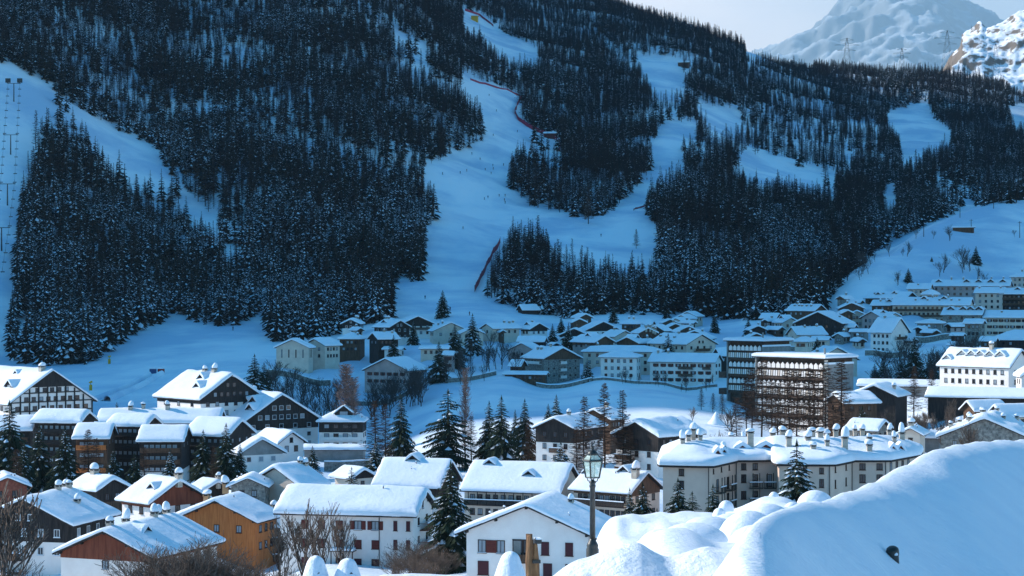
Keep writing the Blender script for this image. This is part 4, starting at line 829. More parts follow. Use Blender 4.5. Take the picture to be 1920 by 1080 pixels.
# ---------------------------------------------------------------- concrete apartment blocks
def concrete_block(px0, px1, pxf, ytop, yb, D, levels, npan, label, tower=None, rel=-38):
    mpp = D/F; ra = R(abs(rel)); base = (540-yb)*mpp; top = (540-ytop)*mpp - base - 1.3
    W = (pxf-px0)*mpp/math.cos(ra); dep = min(20, (px1-pxf)*mpp/math.sin(ra)); phi = math.atan((pxf-960)/F); rz = R(rel)-phi
    c = at(pxf, 0, D-6); fx, fy = c.x, c.y               # the near corner
    cx = fx + (-W/2*math.cos(rz) - dep/2*math.sin(rz)); cy = fy + (-W/2*math.sin(rz) + dep/2*math.cos(rz))
    root = empty('concrete_block', (cx, cy, base), rz, label, 'apartment building')
    EXTRA.append((960+cx/cy*F, cy, 540-base/cy*F)); h = W/2; y0 = -dep/2
    b = MB(); b.box(-h+.5, h-.5, y0+1.7, dep/2, -3, top, M_BLOCK); b.build('wall', root)
    b = MB(); b.box(h-.48, h, y0+.1, dep/2, -3, top-1.7, M_GREY); b.box(-h, -h+.48, y0+.1, dep/2, -3, top, M_GREY); b.build('end_wall', root)
    b = MB(); b.box(-h-.8, h+1.0, y0-.8, dep/2+.6, top, top+.3, M_ROOF); roof = b.build('roof', root)
    s = snow_sheet('roof_snow', root, dep+1.6, W+1.8, lambda x, y: top+.28, 1.25, 3.3, M_SNOW, lump=.06); s.rotation_euler = (0, 0, R(90)); s.location = (.1, 0, 0)
    b = MB(); b.box(h-.4, h+.35, y0+.2, dep/2-.2, top-1.68, top-1.05, M_SNOW); b.build('ledge_snow', root)
    b = MB(); b.tube((h-3, y0+4, top), (h-3, y0+4, top+3.4), .35, .3, M_GREY, 8); b.build('chimney', roof)
    H = 6.0; w = (W-1.6)/npan
    for lv in range(levels):
        zt = top-.9-lv*H
        b = MB()
        for i in range(npan):          # gabled screens
            xa = -h+.8+i*w
            b.prism([(xa+w*.1, zt-2.3), (xa+w*.9, zt-2.3), (xa+w*.9, zt-1.1), (xa+w*.5, zt-.35), (xa+w*.1, zt-1.1)], y0+.25, y0+.45, M_WHITE)
            b.box(xa-.07, xa+.07, y0+.35, y0+1.6, zt-5.6, zt-.2, M_BLOCK)
        b.build('screen_row', root)
        b = MB()
        for i in range(npan*2):        # leaning balcony slats
            xa = -h+.8+i*w/2
            b.prism([(xa+w*.05, zt-4.9), (xa+w*.38, zt-4.9), (xa+w*.44, zt-3.1), (xa+w*.12, zt-3.1)], y0+.02, y0+.16, M_WHITE if i % 3 else M_CREAM)
        b.build('balcony_slats', root)
        b = MB(); b.box(-h+.6, h-.6, y0+.3, y0+1.65, zt-5.9, zt-5.0, M_BLOCK)
        b.box(-h+.6, h-.6, y0+.5, y0+1.65, zt-2.75, zt-2.45, M_BLOCK); b.build('balcony_floor', root)
        if lv:
            b = MB(); b.box(-h-3.2, -h-.02, y0-.5, y0+3.4, zt-6.6, zt-4.4, M_BLOCK); b.build('dark_balcony', root)
    if tower:
        b = MB()
        for k in range(int((top+1)/1.1)): b.box(h+.3, h+.42, y0-.6, y0+1.2, k*1.1, k*1.1+.55, tower)
        b.box(h+.25, h+.45, y0-.7, y0-.6, -1, top, M_IRON); b.box(h+.25, h+.45, y0+1.2, y0+1.3, -1, top, M_IRON); b.build('stair_screen', root)
    return root
concrete_block(1362, 1482, 1430, 634, 770, 700, 3, 8, 'upper left one of the two concrete blocks with rows of little gabled screens')
concrete_block(1414, 1600, 1546, 665, 806, 615, 4, 14, 'larger right one of the two concrete blocks half hidden by bare larches', tower=M_CREAM)

# ---------------------------------------------------------------- street lamp
def street_lamp():
    D = 45.0; mpp = D/F
    foot = at(1111, 1026, D); root = empty('street_lamp', (foot.x, foot.y, foot.z-1.0), 0, 'black iron street lamp with four sided glass lantern standing in the snowbank', 'street lamp')
    z0 = 1.0; zt = z0 + (1026-905)*mpp     # top of the pole
    b = MB(); b.lathe([(.15, 0), (.15, z0-.05), (.13, z0), (.14, z0+.04), (.115, z0+.10), (.075, z0+.17), (.05, z0+.26)], M_IRON, 12); b.build('base', root)
    b = MB(); b.lathe([(.068, z0+.2), (.062, zt-.12), (.075, zt-.10), (.075, zt-.05), (.055, zt-.03), (.09, zt+.0), (.06, zt+.03), (.03, zt+.08)], M_IRON, 12); b.build('pole', root)
    zb_, zh = zt+.12, zt+.12+.40           # bottom and top of the glass
    r0, r1 = .135, .195
    rot = R(28)
    def c4(r, z, k): a = rot + math.pi/4 + k*math.pi/2; return Vector((r*1.2*math.cos(a), r*1.2*math.sin(a), z))
    b = MB()
    for k in range(4):
        b.tube(c4(r0, zb_, k), c4(r1, zh, k), .019, .021, M_IRON, 6)
        b.tube(c4(r0, zb_, k), c4(r0, zb_, k+1), .013, .013, M_IRON, 6); b.tube(c4(r1, zh, k), c4(r1, zh, k+1), .026, .026, M_IRON, 6)
        b.tube(c4(r1*.52, zh+.15, k), c4(r1*.52, zh+.15, k+1), .014, .014, M_IRON, 6); b.tube(c4(r1*1.02, zh+.01, k), c4(r1*.52, zh+.15, k), .014, .012, M_IRON, 6)
        p = [Vector((.03, 0, zt+.02)), Vector((.11, 0, zt+.04)), Vector((.13, 0, zt+.10)), Vector((.17, 0, zb_))]
        a = rot + math.pi/4 + k*math.pi/2
        p = [Vector((q.x*math.cos(a), q.x*math.sin(a), q.z)) for q in p]
        for u, v in zip(p, p[1:]): b.tube(u, v, .011, .011, M_IRON, 5)
    frame = b.build('lantern_frame', root)
    g, ntr, pr = _new('lamp_glass'); pr.inputs['Base Color'].default_value = (.60, .76, .68, 1); pr.inputs['Roughness'].default_value = .25; pr.inputs['Alpha'].default_value = .28; pr.inputs['Specular IOR Level'].default_value = .8
    for k in range(4):
        b = MB(); a0, a1, a2, a3 = c4(r0*.98, zb_+.01, k), c4(r0*.98, zb_+.01, k+1), c4(r1*.98, zh-.01, k+1), c4(r1*.98, zh-.01, k)
        off = (a0+a1); off.z = 0; off = off.normalized()*.006
        b.add([a0, a1, a2, a3, a0-off, a1-off, a2-off, a3-off], [(0,1,2,3),(7,6,5,4),(0,4,5,1),(1,5,6,2),(2,6,7,3),(3,7,4,0)], g); b.build('glass_pane', frame)
        b = MB(); a0, a1, a2, a3 = c4(r1*.98, zh+.02, k), c4(r1*.98, zh+.02, k+1), c4(r1*.52, zh+.14, k+1), c4(r1*.52, zh+.14, k)
        b.add([a0, a1, a2, a3, a0-off, a1-off, a2-off, a3-off], [(0,1,2,3),(7,6,5,4),(0,4,5,1),(1,5,6,2),(2,6,7,3),(3,7,4,0)], g); b.build('roof_pane', frame)
    b = MB(); b.lathe([(.125, zh+.13), (.12, zh+.17), (.10, zh+.21), (.055, zh+.24), (.03, zh+.26), (.045, zh+.28), (.03, zh+.31), (.012, zh+.32)], M_IRON, 12); b.build('cap', root)
    b = MB(); pts = [(0, 0, zh+.30), (-.03, 0, zh+.34), (-.02, 0, zh+.37), (.03, 0, zh+.40), (.05, 0, zh+.43), (.04, 0, zh+.46)]
    for u, v in zip(pts, pts[1:]): b.tube(u, v, .018, .014, M_IRON, 6)
    b.build('finial', root)
    bl = MB(); bl.lathe([(.02, zb_+.02), (.025, zb_+.06), (.04, zb_+.12), (.045, zb_+.17), (.03, zb_+.22), (.01, zb_+.23)], M_WFRAME, 10); bl.build('bulb', root)
street_lamp()

# wooden post close to the camera
def post():
    D = 24.0; p = at(996, 1100, D); wood = mat('weathered_post', (.10, .045, .02), (.36, .19, .09), scale=3.0, bump=.02, bscale=14, stretch=(5, 5, .5), rough=.8)
    root = empty('wooden_post', (p.x, p.y, p.z-1.2), R(14), 'rough split brown wooden post in front of the white gabled house', 'post')
    h = (1100-1004)/F*D + 1.2
    b = MB(); rs = random.Random(5)
    n = 14; rings = [0, .6, 1.0, h-.30, h-.12, h-.02]
    for (x, w, d, hh) in ((-.018, .045, .06, h), (.042, .05, .062, h-.10)):
        vs = []; fs = []
        for k, z in enumerate([0, .5, 1.0, 1.3, 1.5, hh-.08, hh]):
            for i in range(n):
                t = 2*math.pi*i/n; r_ = 1+.16*math.sin(3*t+k)+.10*rs.uniform(-1, 1)
                jag = rs.uniform(-.05, .02) if k == 6 else 0
                vs.append((x+w*r_*math.cos(t)*(1.1 if k < 5 else .9), d*r_*math.sin(t), z+jag))
        for k in range(6):
            for i in range(n): fs.append((k*n+i, k*n+(i+1) % n, (k+1)*n+(i+1) % n, (k+1)*n+i))
        fs.append(tuple(range(6*n, 7*n))); b.add(vs, fs, wood, False)
    b.build('split_trunk', root)
    b = MB(); b.box(.0, .10, -.085, .075, h-.34, h-.30, M_IRON); b.build('iron_bracket', root)
    b = MB(); b.box(.045, .12, -.06, .06, h-.10, h-.05, M_IRON)
    b.box(.05, .115, -.055, .055, h-.05, h-.03, M_SNOW); b.build('iron_cap', root)
post()

# chimneys poking up from a roof just below the frame
def near_roof():
    D = 108.0; z = (540-1094)/F*D
    for (px, y, w, lb) in ((592, 1043, 54, 'snow capped pointed chimney on the left at the bottom edge'), (652, 1048, 56, 'snow capped pointed chimney second from the left at the bottom edge'), (957, 1035, 62, 'snow capped pointed chimney beside the wooden post')):
        p = at(px, 1094, D); top = (1094-y)/F*D; w = w/F*D
        root = empty('chimney_stack', (p.x, p.y, p.z-3), R(20), lb, 'chimney')
        b = MB(); b.box(-w*.34, w*.34, -w*.34, w*.34, 0, 3, M_CHIM); b.prism([(-w*.42, 3.0), (w*.42, 3.0), (0, 3.6)], -w*.4, w*.4, M_CHIM); b.prism([(-w*.5, 2.93), (0, 3.63), (w*.5, 2.93), (w*.5, 3.0), (0, 3.74), (-w*.5, 3.0)], -w*.46, w*.46, M_IRON); b.build('stack', root)
        rows = []
        nn = 14
        for j in range(11):
            t = j/10; row = []
            zz = 2.9 + (top+.15)*math.sin(t*math.pi/2)
            for i in range(nn+1):
                a = 2*math.pi*i/nn; fz = math.sin(t*math.pi/2); e = (1-.62*fz)*(1 if fz < .82 else max(.01, math.sqrt(max(0, 1-((fz-.82)/.18)**2))))
                rx = w*.58*e*(1+.06*noise.noise(Vector((math.cos(a)*2, math.sin(a)*2, t*3+px)))); 
                lift = .55*max(0, -math.sin(a))*(1-t)*max(0, 1-abs(math.cos(a))*1.7)
                row.append((rx*math.cos(a), rx*math.sin(a), zz+lift))
            rows.append(row)
        link('snow_cap', grid_mesh('snow_cap', np.array(rows), M_RSNOW), root)
near_roof()
house(HO, 'roof of a near building, only its snowy ridge showing at the bottom edge', 'house', 690, None, 905, 1073, 1250, 118, 84, gw=9, wall=W_, side=(2, 4), front=(1, 2), T=.7, kind='plain', oh=.6)
# ---------------------------------------------------------------- ground and far terrain
EX2 = []
for (u, D, y) in EXTRA:
    if 230 < D < 1120: EX2.append((u, D, y))
_X, _Y, _Z = build_ground(EX2)
ground = ground_lookup(_X, _Y, _Z)
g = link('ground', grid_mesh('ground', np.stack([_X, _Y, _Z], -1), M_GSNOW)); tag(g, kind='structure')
# far houses stand where their sight line meets the slope
for root, ww, lw in PENDING:
    x, y, z = root.location
    if y > 1190:
        px = 960+x/y*F; py = 540-z/y*F
        p = hit(px, py+1.0, 1150, 3700)
        if p is not None:
            k = p.y/y; root.scale = (k, k, k); root.location = (p.x, p.y, p.z-.3)
for o in list(bpy.data.objects):
    for k in ('_ww', '_lw', '_he'):
        if k in o: del o[k]

# snowy land around and behind the view point
def near_land():
    xs = np.linspace(-400, 400, 60); ys = np.linspace(-400, 66, 60); P = np.zeros((60, 60, 3))
    for j, y in enumerate(ys):
        for i, x in enumerate(xs):
            z = -20.3 + 14*(1-min(1, max(0, (y+30)/96)))**1.2 + (0 if y > -30 else (-30-y)*.12)
            z += noise.noise(Vector((x*.03, y*.03, 0)))*1.0
            P[j, i] = (x, y, z)
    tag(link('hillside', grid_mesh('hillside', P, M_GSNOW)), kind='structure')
near_land()

# foreground snow drifts: crest lines given as (direction, height) at a distance
def drift(crest, D, front, back, span, face=.7, backslope=.35, rnd_r=1.2, seed=1, material=None, tex=.05, n=None, m=46, rb=2):
    pxs = [c[0] for c in crest]; ysc = [c[1] for c in crest]
    n = n or max(40, int((pxs[-1]-pxs[0])/7))
    us = np.linspace(pxs[0], pxs[-1], n); rows = []
    # smooth crest
    yv = np.interp(us, pxs, ysc)
    ker = np.array([1, 2, 3, 4, 3, 2, 1.]); ker /= ker.sum(); yp = np.pad(yv, 3, mode='edge'); yv = np.convolve(yp, ker, 'valid')
    Dv = np.interp(us, pxs, [c[2] if len(c) > 2 else D for c in crest]); Dv = np.convolve(np.pad(Dv, 3, mode='edge'), ker, 'valid')
    for j in range(m+1):
        t = j/m; d = -front + t*(front+back); row = []
        for u, yc, D in zip(us, yv, Dv):
            DD = D + d; zc = (540-yc)/F*D
            if d < 0: q = -d; fall = face*(math.sqrt(q*q+rnd_r*rnd_r)-rnd_r)
            else: q = d; fall = backslope*(math.sqrt(q*q+(rnd_r*rb)**2)-rnd_r*rb)
            x = (u-960)/F*D
            nz = noise.noise(Vector((x*.55, DD*.55, seed)))*tex*2.2 + noise.noise(Vector((x*1.7, DD*1.7, seed)))*tex*.8
            row.append((x, DD, zc-fall+nz))
        rows.append(row)
    return tag(link('snow_drift', grid_mesh('snow_drift', np.array(rows), material or M_NSNOW)), kind='structure')
drift([(1325, 1110, 21), (1350, 1068, 21.5), (1382, 1028, 22), (1410, 994, 23), (1445, 964, 25), (1500, 949, 28), (1565, 934, 31), (1605, 919, 33), (1645, 903, 35), (1690, 876, 37.5), (1740, 851, 40), (1790, 834, 43), (1840, 827, 46), (1920, 825, 51), (2050, 826, 59), (2200, 840, 68), (2500, 900, 80)], 40, 17, 16, 0, face=.33, backslope=.42, rnd_r=2.2, rb=.2, seed=2, tex=.03, n=300, m=150)
drift([(900, 1150), (960, 1108), (1000, 1090), (1027, 1071), (1060, 1042), (1085, 1030), (1110, 1027), (1135, 1017), (1160, 1011), (1197, 1016), (1222, 1036), (1255, 1052), (1330, 1042), (1400, 1053), (1430, 1064), (1465, 1085), (1510, 1120), (1600, 1180)], 26, 3.5, 8, 0, face=.55, backslope=.6, rnd_r=.5, seed=5, tex=.085, material=M_RSNOW, n=170, m=70)
drift([(1085, 1110), (1105, 1065), (1118, 1020), (1130, 990), (1150, 974), (1180, 972), (1330, 971), (1362, 962), (1400, 948), (1440, 936), (1480, 938), (1520, 955), (1700, 960)], 72, 16, 10, 0, face=.12, backslope=.8, rnd_r=3, seed=8, tex=.14, n=110)
drift([(1085, 1130), (1130, 1075), (1170, 1040), (1205, 1012), (1240, 996), (1265, 992), (1295, 996), (1325, 1012), (1350, 1026), (1400, 1022), (1450, 1030), (1520, 1050), (1600, 1060)], 42, 9, 6, 0, face=.30, backslope=.75, rnd_r=2.0, seed=9, tex=.05, n=90)
def lump(px, y, D, w, h, seed):
    """a rounded snow covered bump"""
    c = at(px, y, D); rw = w/2/F*D; rh = h/F*D; rows = []
    for j in range(15):
        t = j/14; row = []
        for i in range(25):
            a = 2*math.pi*i/24; e = math.sin(t*math.pi/2)
            nn = 1+.16*noise.noise(Vector((math.cos(a)*1.3, math.sin(a)*1.3, seed)))+.06*noise.noise(Vector((math.cos(a)*4, t*4, seed)))
            row.append((c.x+rw*e*nn*math.cos(a), c.y+rw*.9*e*nn*math.sin(a), c.z-rh*(1-math.cos(t*math.pi/2)**.8)*nn))
        rows.append(row)
    tag(link('snow_drift', grid_mesh('snow_drift', np.array(rows)[::-1], M_NSNOW)), kind='structure')
for a in ((1372, 962, 62, 110, 60, 1), (1404, 957, 58, 130, 90, 2), (1462, 932, 78, 90, 50, 3), (1440, 944, 66, 100, 60, 4), (1528, 919, 74, 78, 46, 5), (1362, 938, 66, 30, 20, 6), (1349, 952, 64, 26, 20, 7),
          (1451, 922, 76, 26, 26, 8), (1486, 941, 70, 40, 30, 9), (1300, 980, 52, 150, 60, 10), (1330, 968, 60, 120, 50, 11), (1420, 984, 50, 120, 60, 12), (1240, 992, 50, 100, 60, 14)): lump(*a)

def drift_depth(o, px, py):
    best = None
    for v in o.data.vertices:
        x_, y_, z_ = v.co; u_ = 960+x_/y_*F; w_ = 540-z_/y_*F; q = (u_-px)**2+(w_-py)**2
        if q < 30 and (best is None or y_ < best[1]): best = (q, y_)
    return best[1]
PIPE_D = drift_depth([o for o in bpy.data.objects if o.name.startswith('snow_drift')][0], 1674, 1042)-.05
# dark pipe end poking out of the big drift
p = at(1674, 1040, PIPE_D)
root = empty('pipe', (p.x, p.y, p.z), 0, 'small black pipe end poking out of the big snow drift', 'pipe')
b = MB(); rs = random.Random(2)
b.lathe([(.085, -.5), (.09, -.02), (.098, .0), (.10, .06), (.09, .10), (.06, .125), (.02, .13)], M_IRON, 12); o = b.build('pipe_end', root); o.rotation_euler = (R(18), R(-8), 0)
b = MB(); b.lathe([(.03, 0), (.035, .02), (.02, .045), (.005, .05)], M_RSNOW, 8, c=(.03, -.085, .0)); b.build('snow_crumb', root)

# sunlit rocky spur on the right and the far peak
def ridge_mesh(name, crest, D0, D1, base_y, material, seed, rough, n=120, m=70, back=600):
    us = np.linspace(crest[0][0], crest[-1][0], n); yc = np.interp(us, [c[0] for c in crest], [c[1] for c in crest]); rows = []
    for j in range(m+1):
        t = j/m; row = []
        ws = min(1, t/.85)**4; kk = np.ones(25)/25; ysm = np.convolve(np.pad(yc, 12, mode='edge'), kk, 'valid')
        for u, yy in zip(us, yc*ws+ysm*(1-ws)):
            if t <= .85:
                s = t/.85; D = D0+(D1-D0)*s; zc = (540-yy)/F*D1; z0 = (540-base_y)/F*D0
                z = z0+(zc-z0)*(s**1.15)
            else:
                s = (t-.85)/.15; D = D1+back*s; z = (540-yy)/F*D1 - back*.6*s
            x = (u-960)/F*D
            amp = rough*min(1, t*5)
            k = (.0030 if D1 < 9000 else .0052)*4600/D1
            q = Vector((x*k, D*k, seed)); f = noise.ridged_multi_fractal(q*1.0, .85, 2.1, 9, 1.0, 2.0)
            z += (f-1.1)*amp
            row.append((x, D, z))
        rows.append(row)
    return tag(link(name, grid_mesh(name, np.array(rows), material)), kind='structure')
def rock_snow(name, thr, soft, rock=(.16, .14, .125), sc=.02, snow=(.82, .86, .92)):
    m, nt, b = _new(name); N, L = nt.nodes, nt.links
    ge = N.new('ShaderNodeNewGeometry'); sp = N.new('ShaderNodeSeparateXYZ'); L.new(ge.outputs['Normal'], sp.inputs[0])
    tc = N.new('ShaderNodeTexCoord'); n = N.new('ShaderNodeTexNoise'); n.inputs['Scale'].default_value = sc; n.inputs['Detail'].default_value = 8; L.new(tc.outputs['Object'], n.inputs['Vector'])
    mu = N.new('ShaderNodeMath'); mu.operation = 'MULTIPLY_ADD'; L.new(n.outputs[0], mu.inputs[0]); mu.inputs[1].default_value = .55; L.new(sp.outputs[2], mu.inputs[2])
    mr = N.new('ShaderNodeMapRange'); L.new(mu.outputs[0], mr.inputs[0]); mr.inputs[1].default_value = thr; mr.inputs[2].default_value = thr+soft
    mx = N.new('ShaderNodeMix'); mx.data_type = 'RGBA'; L.new(mr.outputs[0], mx.inputs[0]); mx.inputs[6].default_value = (*rock, 1); mx.inputs[7].default_value = (*snow, 1)
    L.new(mx.outputs[2], b.inputs['Base Color']); b.inputs['Roughness'].default_value = .85
    bp = N.new('ShaderNodeBump'); bp.inputs['Distance'].default_value = 1/sc*.08; L.new(n.outputs[0], bp.inputs['Height']); L.new(bp.outputs[0], b.inputs['Normal'])
    return m
ridge_mesh('rocky_hill', [(1740, 175), (1765, 150), (1785, 112), (1800, 98), (1803, 62), (1812, 56), (1840, 54), (1848, 68), (1866, 62), (1885, 52), (1905, 36), (1930, 28), (1990, 10), (2060, -20), (2250, -60), (2500, -60)], 3900, 4600, 210, rock_snow('rocky_snow', .97, .10, (.17, .135, .11), .075), 3, 38, n=240, m=130)
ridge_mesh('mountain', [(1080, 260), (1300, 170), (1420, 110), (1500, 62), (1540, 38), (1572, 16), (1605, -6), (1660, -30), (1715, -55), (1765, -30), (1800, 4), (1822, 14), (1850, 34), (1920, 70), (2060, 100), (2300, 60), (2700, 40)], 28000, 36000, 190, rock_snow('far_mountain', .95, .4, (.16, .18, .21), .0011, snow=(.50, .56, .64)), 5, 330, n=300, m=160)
# ---------------------------------------------------------------- trees
def spruce_meshes(h, r, nw, nb, seed, snowp, fine, name, mneed, z0=.06, lean=0.0, sparse=0.0, power=.85):
    rs = random.Random(seed); c = MB(); b = MB()
    b.tube((0, 0, -1.0), (0, 0, h*.5), .022*h*.8, .013*h, M_TRUNK, 6, cap=False); b.tube((0, 0, h*.5), (0, 0, h), .013*h, .002*h, M_TRUNK, 5, cap=False)
    for i in range(nw):
        t = z0+(1-z0)*((i+.5)/nw)**.92; z = h*t
        Rr = r*(1-t)**power*(.82+.36*rs.random())+.02*h*(1-t)+.05
        k = max(4, int(nb*(.55+.45*(1-t)))); a0 = rs.random()*6.28
        for j in range(k):
            if rs.random() < sparse: continue
            a = a0+6.283*j/k+rs.uniform(-.25, .25); L = Rr*rs.uniform(.68, 1.18)
            ca, sa = math.cos(a), math.sin(a); zz = z+rs.uniform(-.4, .4)*h/nw
            dr = L*(.18+.42*(1-t))*rs.uniform(.7, 1.2); up = .06*L
            def pt(s, side, dz=0.0):   # s along the branch, side across
                zb = zz+up*math.sin(s*3)-dr*s**1.4+ (.10*L*max(0, s-.75)*4*.5 if fine else 0)
                return (ca*L*s-sa*side, sa*L*s+ca*side, zb-abs(side)*.55+dz)
            if not fine:
                w = L*rs.uniform(.22, .34)
                vs = [pt(0, 0), pt(.5, w), pt(1, 0), pt(.5, -w), pt(.55, 0, .06*L)]
                c.add(vs, [(0, 4, 1), (4, 2, 1), (0, 3, 4), (4, 3, 2)], mneed)
                if rs.random() < snowp:
                    w2 = w*.85; s0, s1 = rs.uniform(.25, .45), rs.uniform(.85, 1.05)
                    vs = [pt(s0, 0, .11*L), pt((s0+s1)/2, w2, .10*L), pt(s1, 0, .08*L), pt((s0+s1)/2, -w2, .10*L)]
                    c.add(vs, [(0, 3, 2, 1)], M_TSNOW)
            else:
                m = max(3, int(L/.32)); w0 = L*.34
                ps = [pt(s/m, 0) for s in range(m+1)]
                c.add([pt(0, .03*L), pt(0, -.03*L), pt(1, 0)], [(0, 1, 2)], mneed)
                for s in range(1, m+1):
                    q = s/m; q0 = (s-.9)/m
                    wl = w0*(1-.55*q)*rs.uniform(.7, 1.25)+.05
                    for sd in (-1, 1):
                        p0 = pt(max(0, q0), 0); p1 = pt(min(1, q0+.9/m), 0); p2 = pt(min(1.05, q+.12+wl/L*.5), sd*wl, -rs.uniform(.0, .22)*wl)
                        c.add([p0, p1, p2], [(0, 1, 2)], mneed)
                    p0 = pt(q0, 0); p2 = pt(q, rs.uniform(-.1, .1)*L, -.28*wl-.04*L); c.add([p0, ps[s], p2], [(0, 1, 2)], mneed)
                if rs.random() < snowp:
                    s0 = rs.uniform(.15, .6); s1 = min(1, s0+rs.uniform(.25, .5)); w2 = w0*.5*rs.uniform(.5, 1)
                    vs = [pt(s0, 0, .05*L+.03), pt((s0+s1)/2, w2, .05*L+.02), pt(s1, 0, .03*L+.03), pt((s0+s1)/2, -w2, .05*L+.02), pt((s0+s1)/2, 0, .08*L+.05)]
                    c.add(vs, [(0, 3, 4), (3, 2, 4), (2, 1, 4), (1, 0, 4)], M_TSNOW)
    # the leader
    c.add([(.05*r, 0, h*.95), (-.03*r, .05*r, h*.95), (-.03*r, -.05*r, h*.95), (0, 0, h*1.02)], [(0, 1, 3), (1, 2, 3), (2, 0, 3)], mneed)
    return c.mesh(name+'_crown'), b.mesh(name+'_trunk')

def larch_meshes(h, r, nb, tw, seed, width, name, m, z0=.22, up=.12, trunkm=None, power=.7):
    rs = random.Random(seed); c = MB(); b = MB()
    wob = [(rs.uniform(-.012, .012)*h, rs.uniform(-.012, .012)*h) for _ in range(5)]; wob[0] = (0, 0)
    P = [(wob[i][0], wob[i][1], h*i/4 - (1.0 if i == 0 else 0)) for i in range(5)]
    for i in range(4): b.tube(P[i], P[i+1], .0115*h*(1-i*.235), .0115*h*(1-(i+1)*.235)+.01, trunkm or M_TRUNK, 5, cap=False)
    for i in range(nb):
        t = z0+(1-z0)*((i+.5)/nb)**.9; z = h*t; L = r*((1-t)/(1-z0)*.95+.05)**power*rs.uniform(.55, 1.15); a = i*2.4+rs.uniform(-.4, .4)
        ca, sa = math.cos(a), math.sin(a); dr = L*rs.uniform(-.05, .3)-up*L
        def pt(s, side=0, dz=0): return (ca*L*s-sa*side, sa*L*s+ca*side, z-dr*s+.16*L*s*s+dz)
        w = width*.8
        c.add([pt(0, w), pt(0, -w), pt(1.02, 0)], [(0, 1, 2)], m); c.add([pt(0, 0, w), pt(0, 0, -w), pt(1.0, 0)], [(0, 1, 2)], m)
        for k in range(tw):
            s = rs.uniform(.12, 1); sd = rs.choice((-1, 1)); l2 = L*.42*(1.15-s)*rs.uniform(.4, 1.2)+.25; ds = rs.uniform(.1, .35)
            p0 = pt(s-width/L*.5); p1 = pt(s+width/L*.5, 0, width*.5); p2 = pt(min(1.15, s+ds), sd*l2, rs.uniform(-.55, .35)*l2)
            c.add([p0, p1, p2], [(0, 1, 2)], m)
    return c.mesh(name+'_crown'), b.mesh(name+'_trunk')

def bare_meshes(h, seed, name, m, levels=4, spread=.6, r0=None, kids=(4, 4, 4, 3), up=.25, trunkf=.28, thin=.6, stems=1, minr=.012):
    rs = random.Random(seed); c = MB(); b = MB()
    r0 = r0 or h*.014
    def rec(p, d, L, r, lv):
        segs = 2 if lv < 3 else 1; q = p; dd = d.copy(); ps = [p]
        for s in range(segs):
            dd = (dd+Vector((rs.uniform(-.16, .16), rs.uniform(-.16, .16), rs.uniform(-.02, .12)))).normalized()
            q2 = q+dd*(L/segs); (b if lv == 0 else c).tube(q, q2, max(minr, r*(1-.35*s/segs)), max(minr, r*(1-.35*(s+1)/segs)), m, 4 if lv < 2 else 3, cap=False); q = q2; ps.append(q)
        if lv >= levels: return
        for k in range(kids[min(lv, len(kids)-1)]):
            t = rs.uniform(.35, 1.0) if k else 1.0
            base = p.lerp(q, t)
            ax = Vector((rs.uniform(-1, 1), rs.uniform(-1, 1), rs.uniform(-.3, .6))).normalized()
            nd = (dd+ax*spread*rs.uniform(.6, 1.3)+Vector((0, 0, up))).normalized()
            rec(base, nd, L*rs.uniform(.55, .85)*(1 if lv else .9), r*thin*rs.uniform(.75, 1.1), lv+1)
    for s in range(stems):
        d = Vector((rs.uniform(-.4, .4) if stems > 1 else rs.uniform(-.06, .06), rs.uniform(-.3, .3) if stems > 1 else 0, 1)).normalized()
        rec(Vector((rs.uniform(-.2, .2)*(stems > 1)*h*.2, rs.uniform(-.2, .2)*(stems > 1)*h*.2, -.4)), d, h*trunkf, r0, 0)
    # normalise the height
    mz = max(v[2] for v in c.v); k = h/mz
    for q in (c, b): q.v = [(x*k, y*k, z*k) for x, y, z in q.v]
    return c.mesh(name+'_crown'), b.mesh(name+'_trunk')

PALT = MATS['roof_snow']
def tree(name, meshes, label, cat, px, D, ytop=None, h=None, rz=None, group=None, h0=10.0, wf=1.0, zoff=0.0):
    x = (px-960)/F*D; z = ground(x, D) if D > 0 else 0
    if D < 0:
        p_ = hit(px, -D, 1000, 2000); D = p_.y; x = p_.x; z = ground(x, D)
    if h is None: h = (540-ytop)/F*D - z
    h = max(h, 1.2); k = h/h0
    e = empty(name, (x, D, z+zoff), rnd.random()*6.28 if rz is None else rz, label, cat, group); e.scale = (k*wf, k*wf, k)
    link('crown', meshes[0], e); link('trunk', meshes[1], e)
    return e

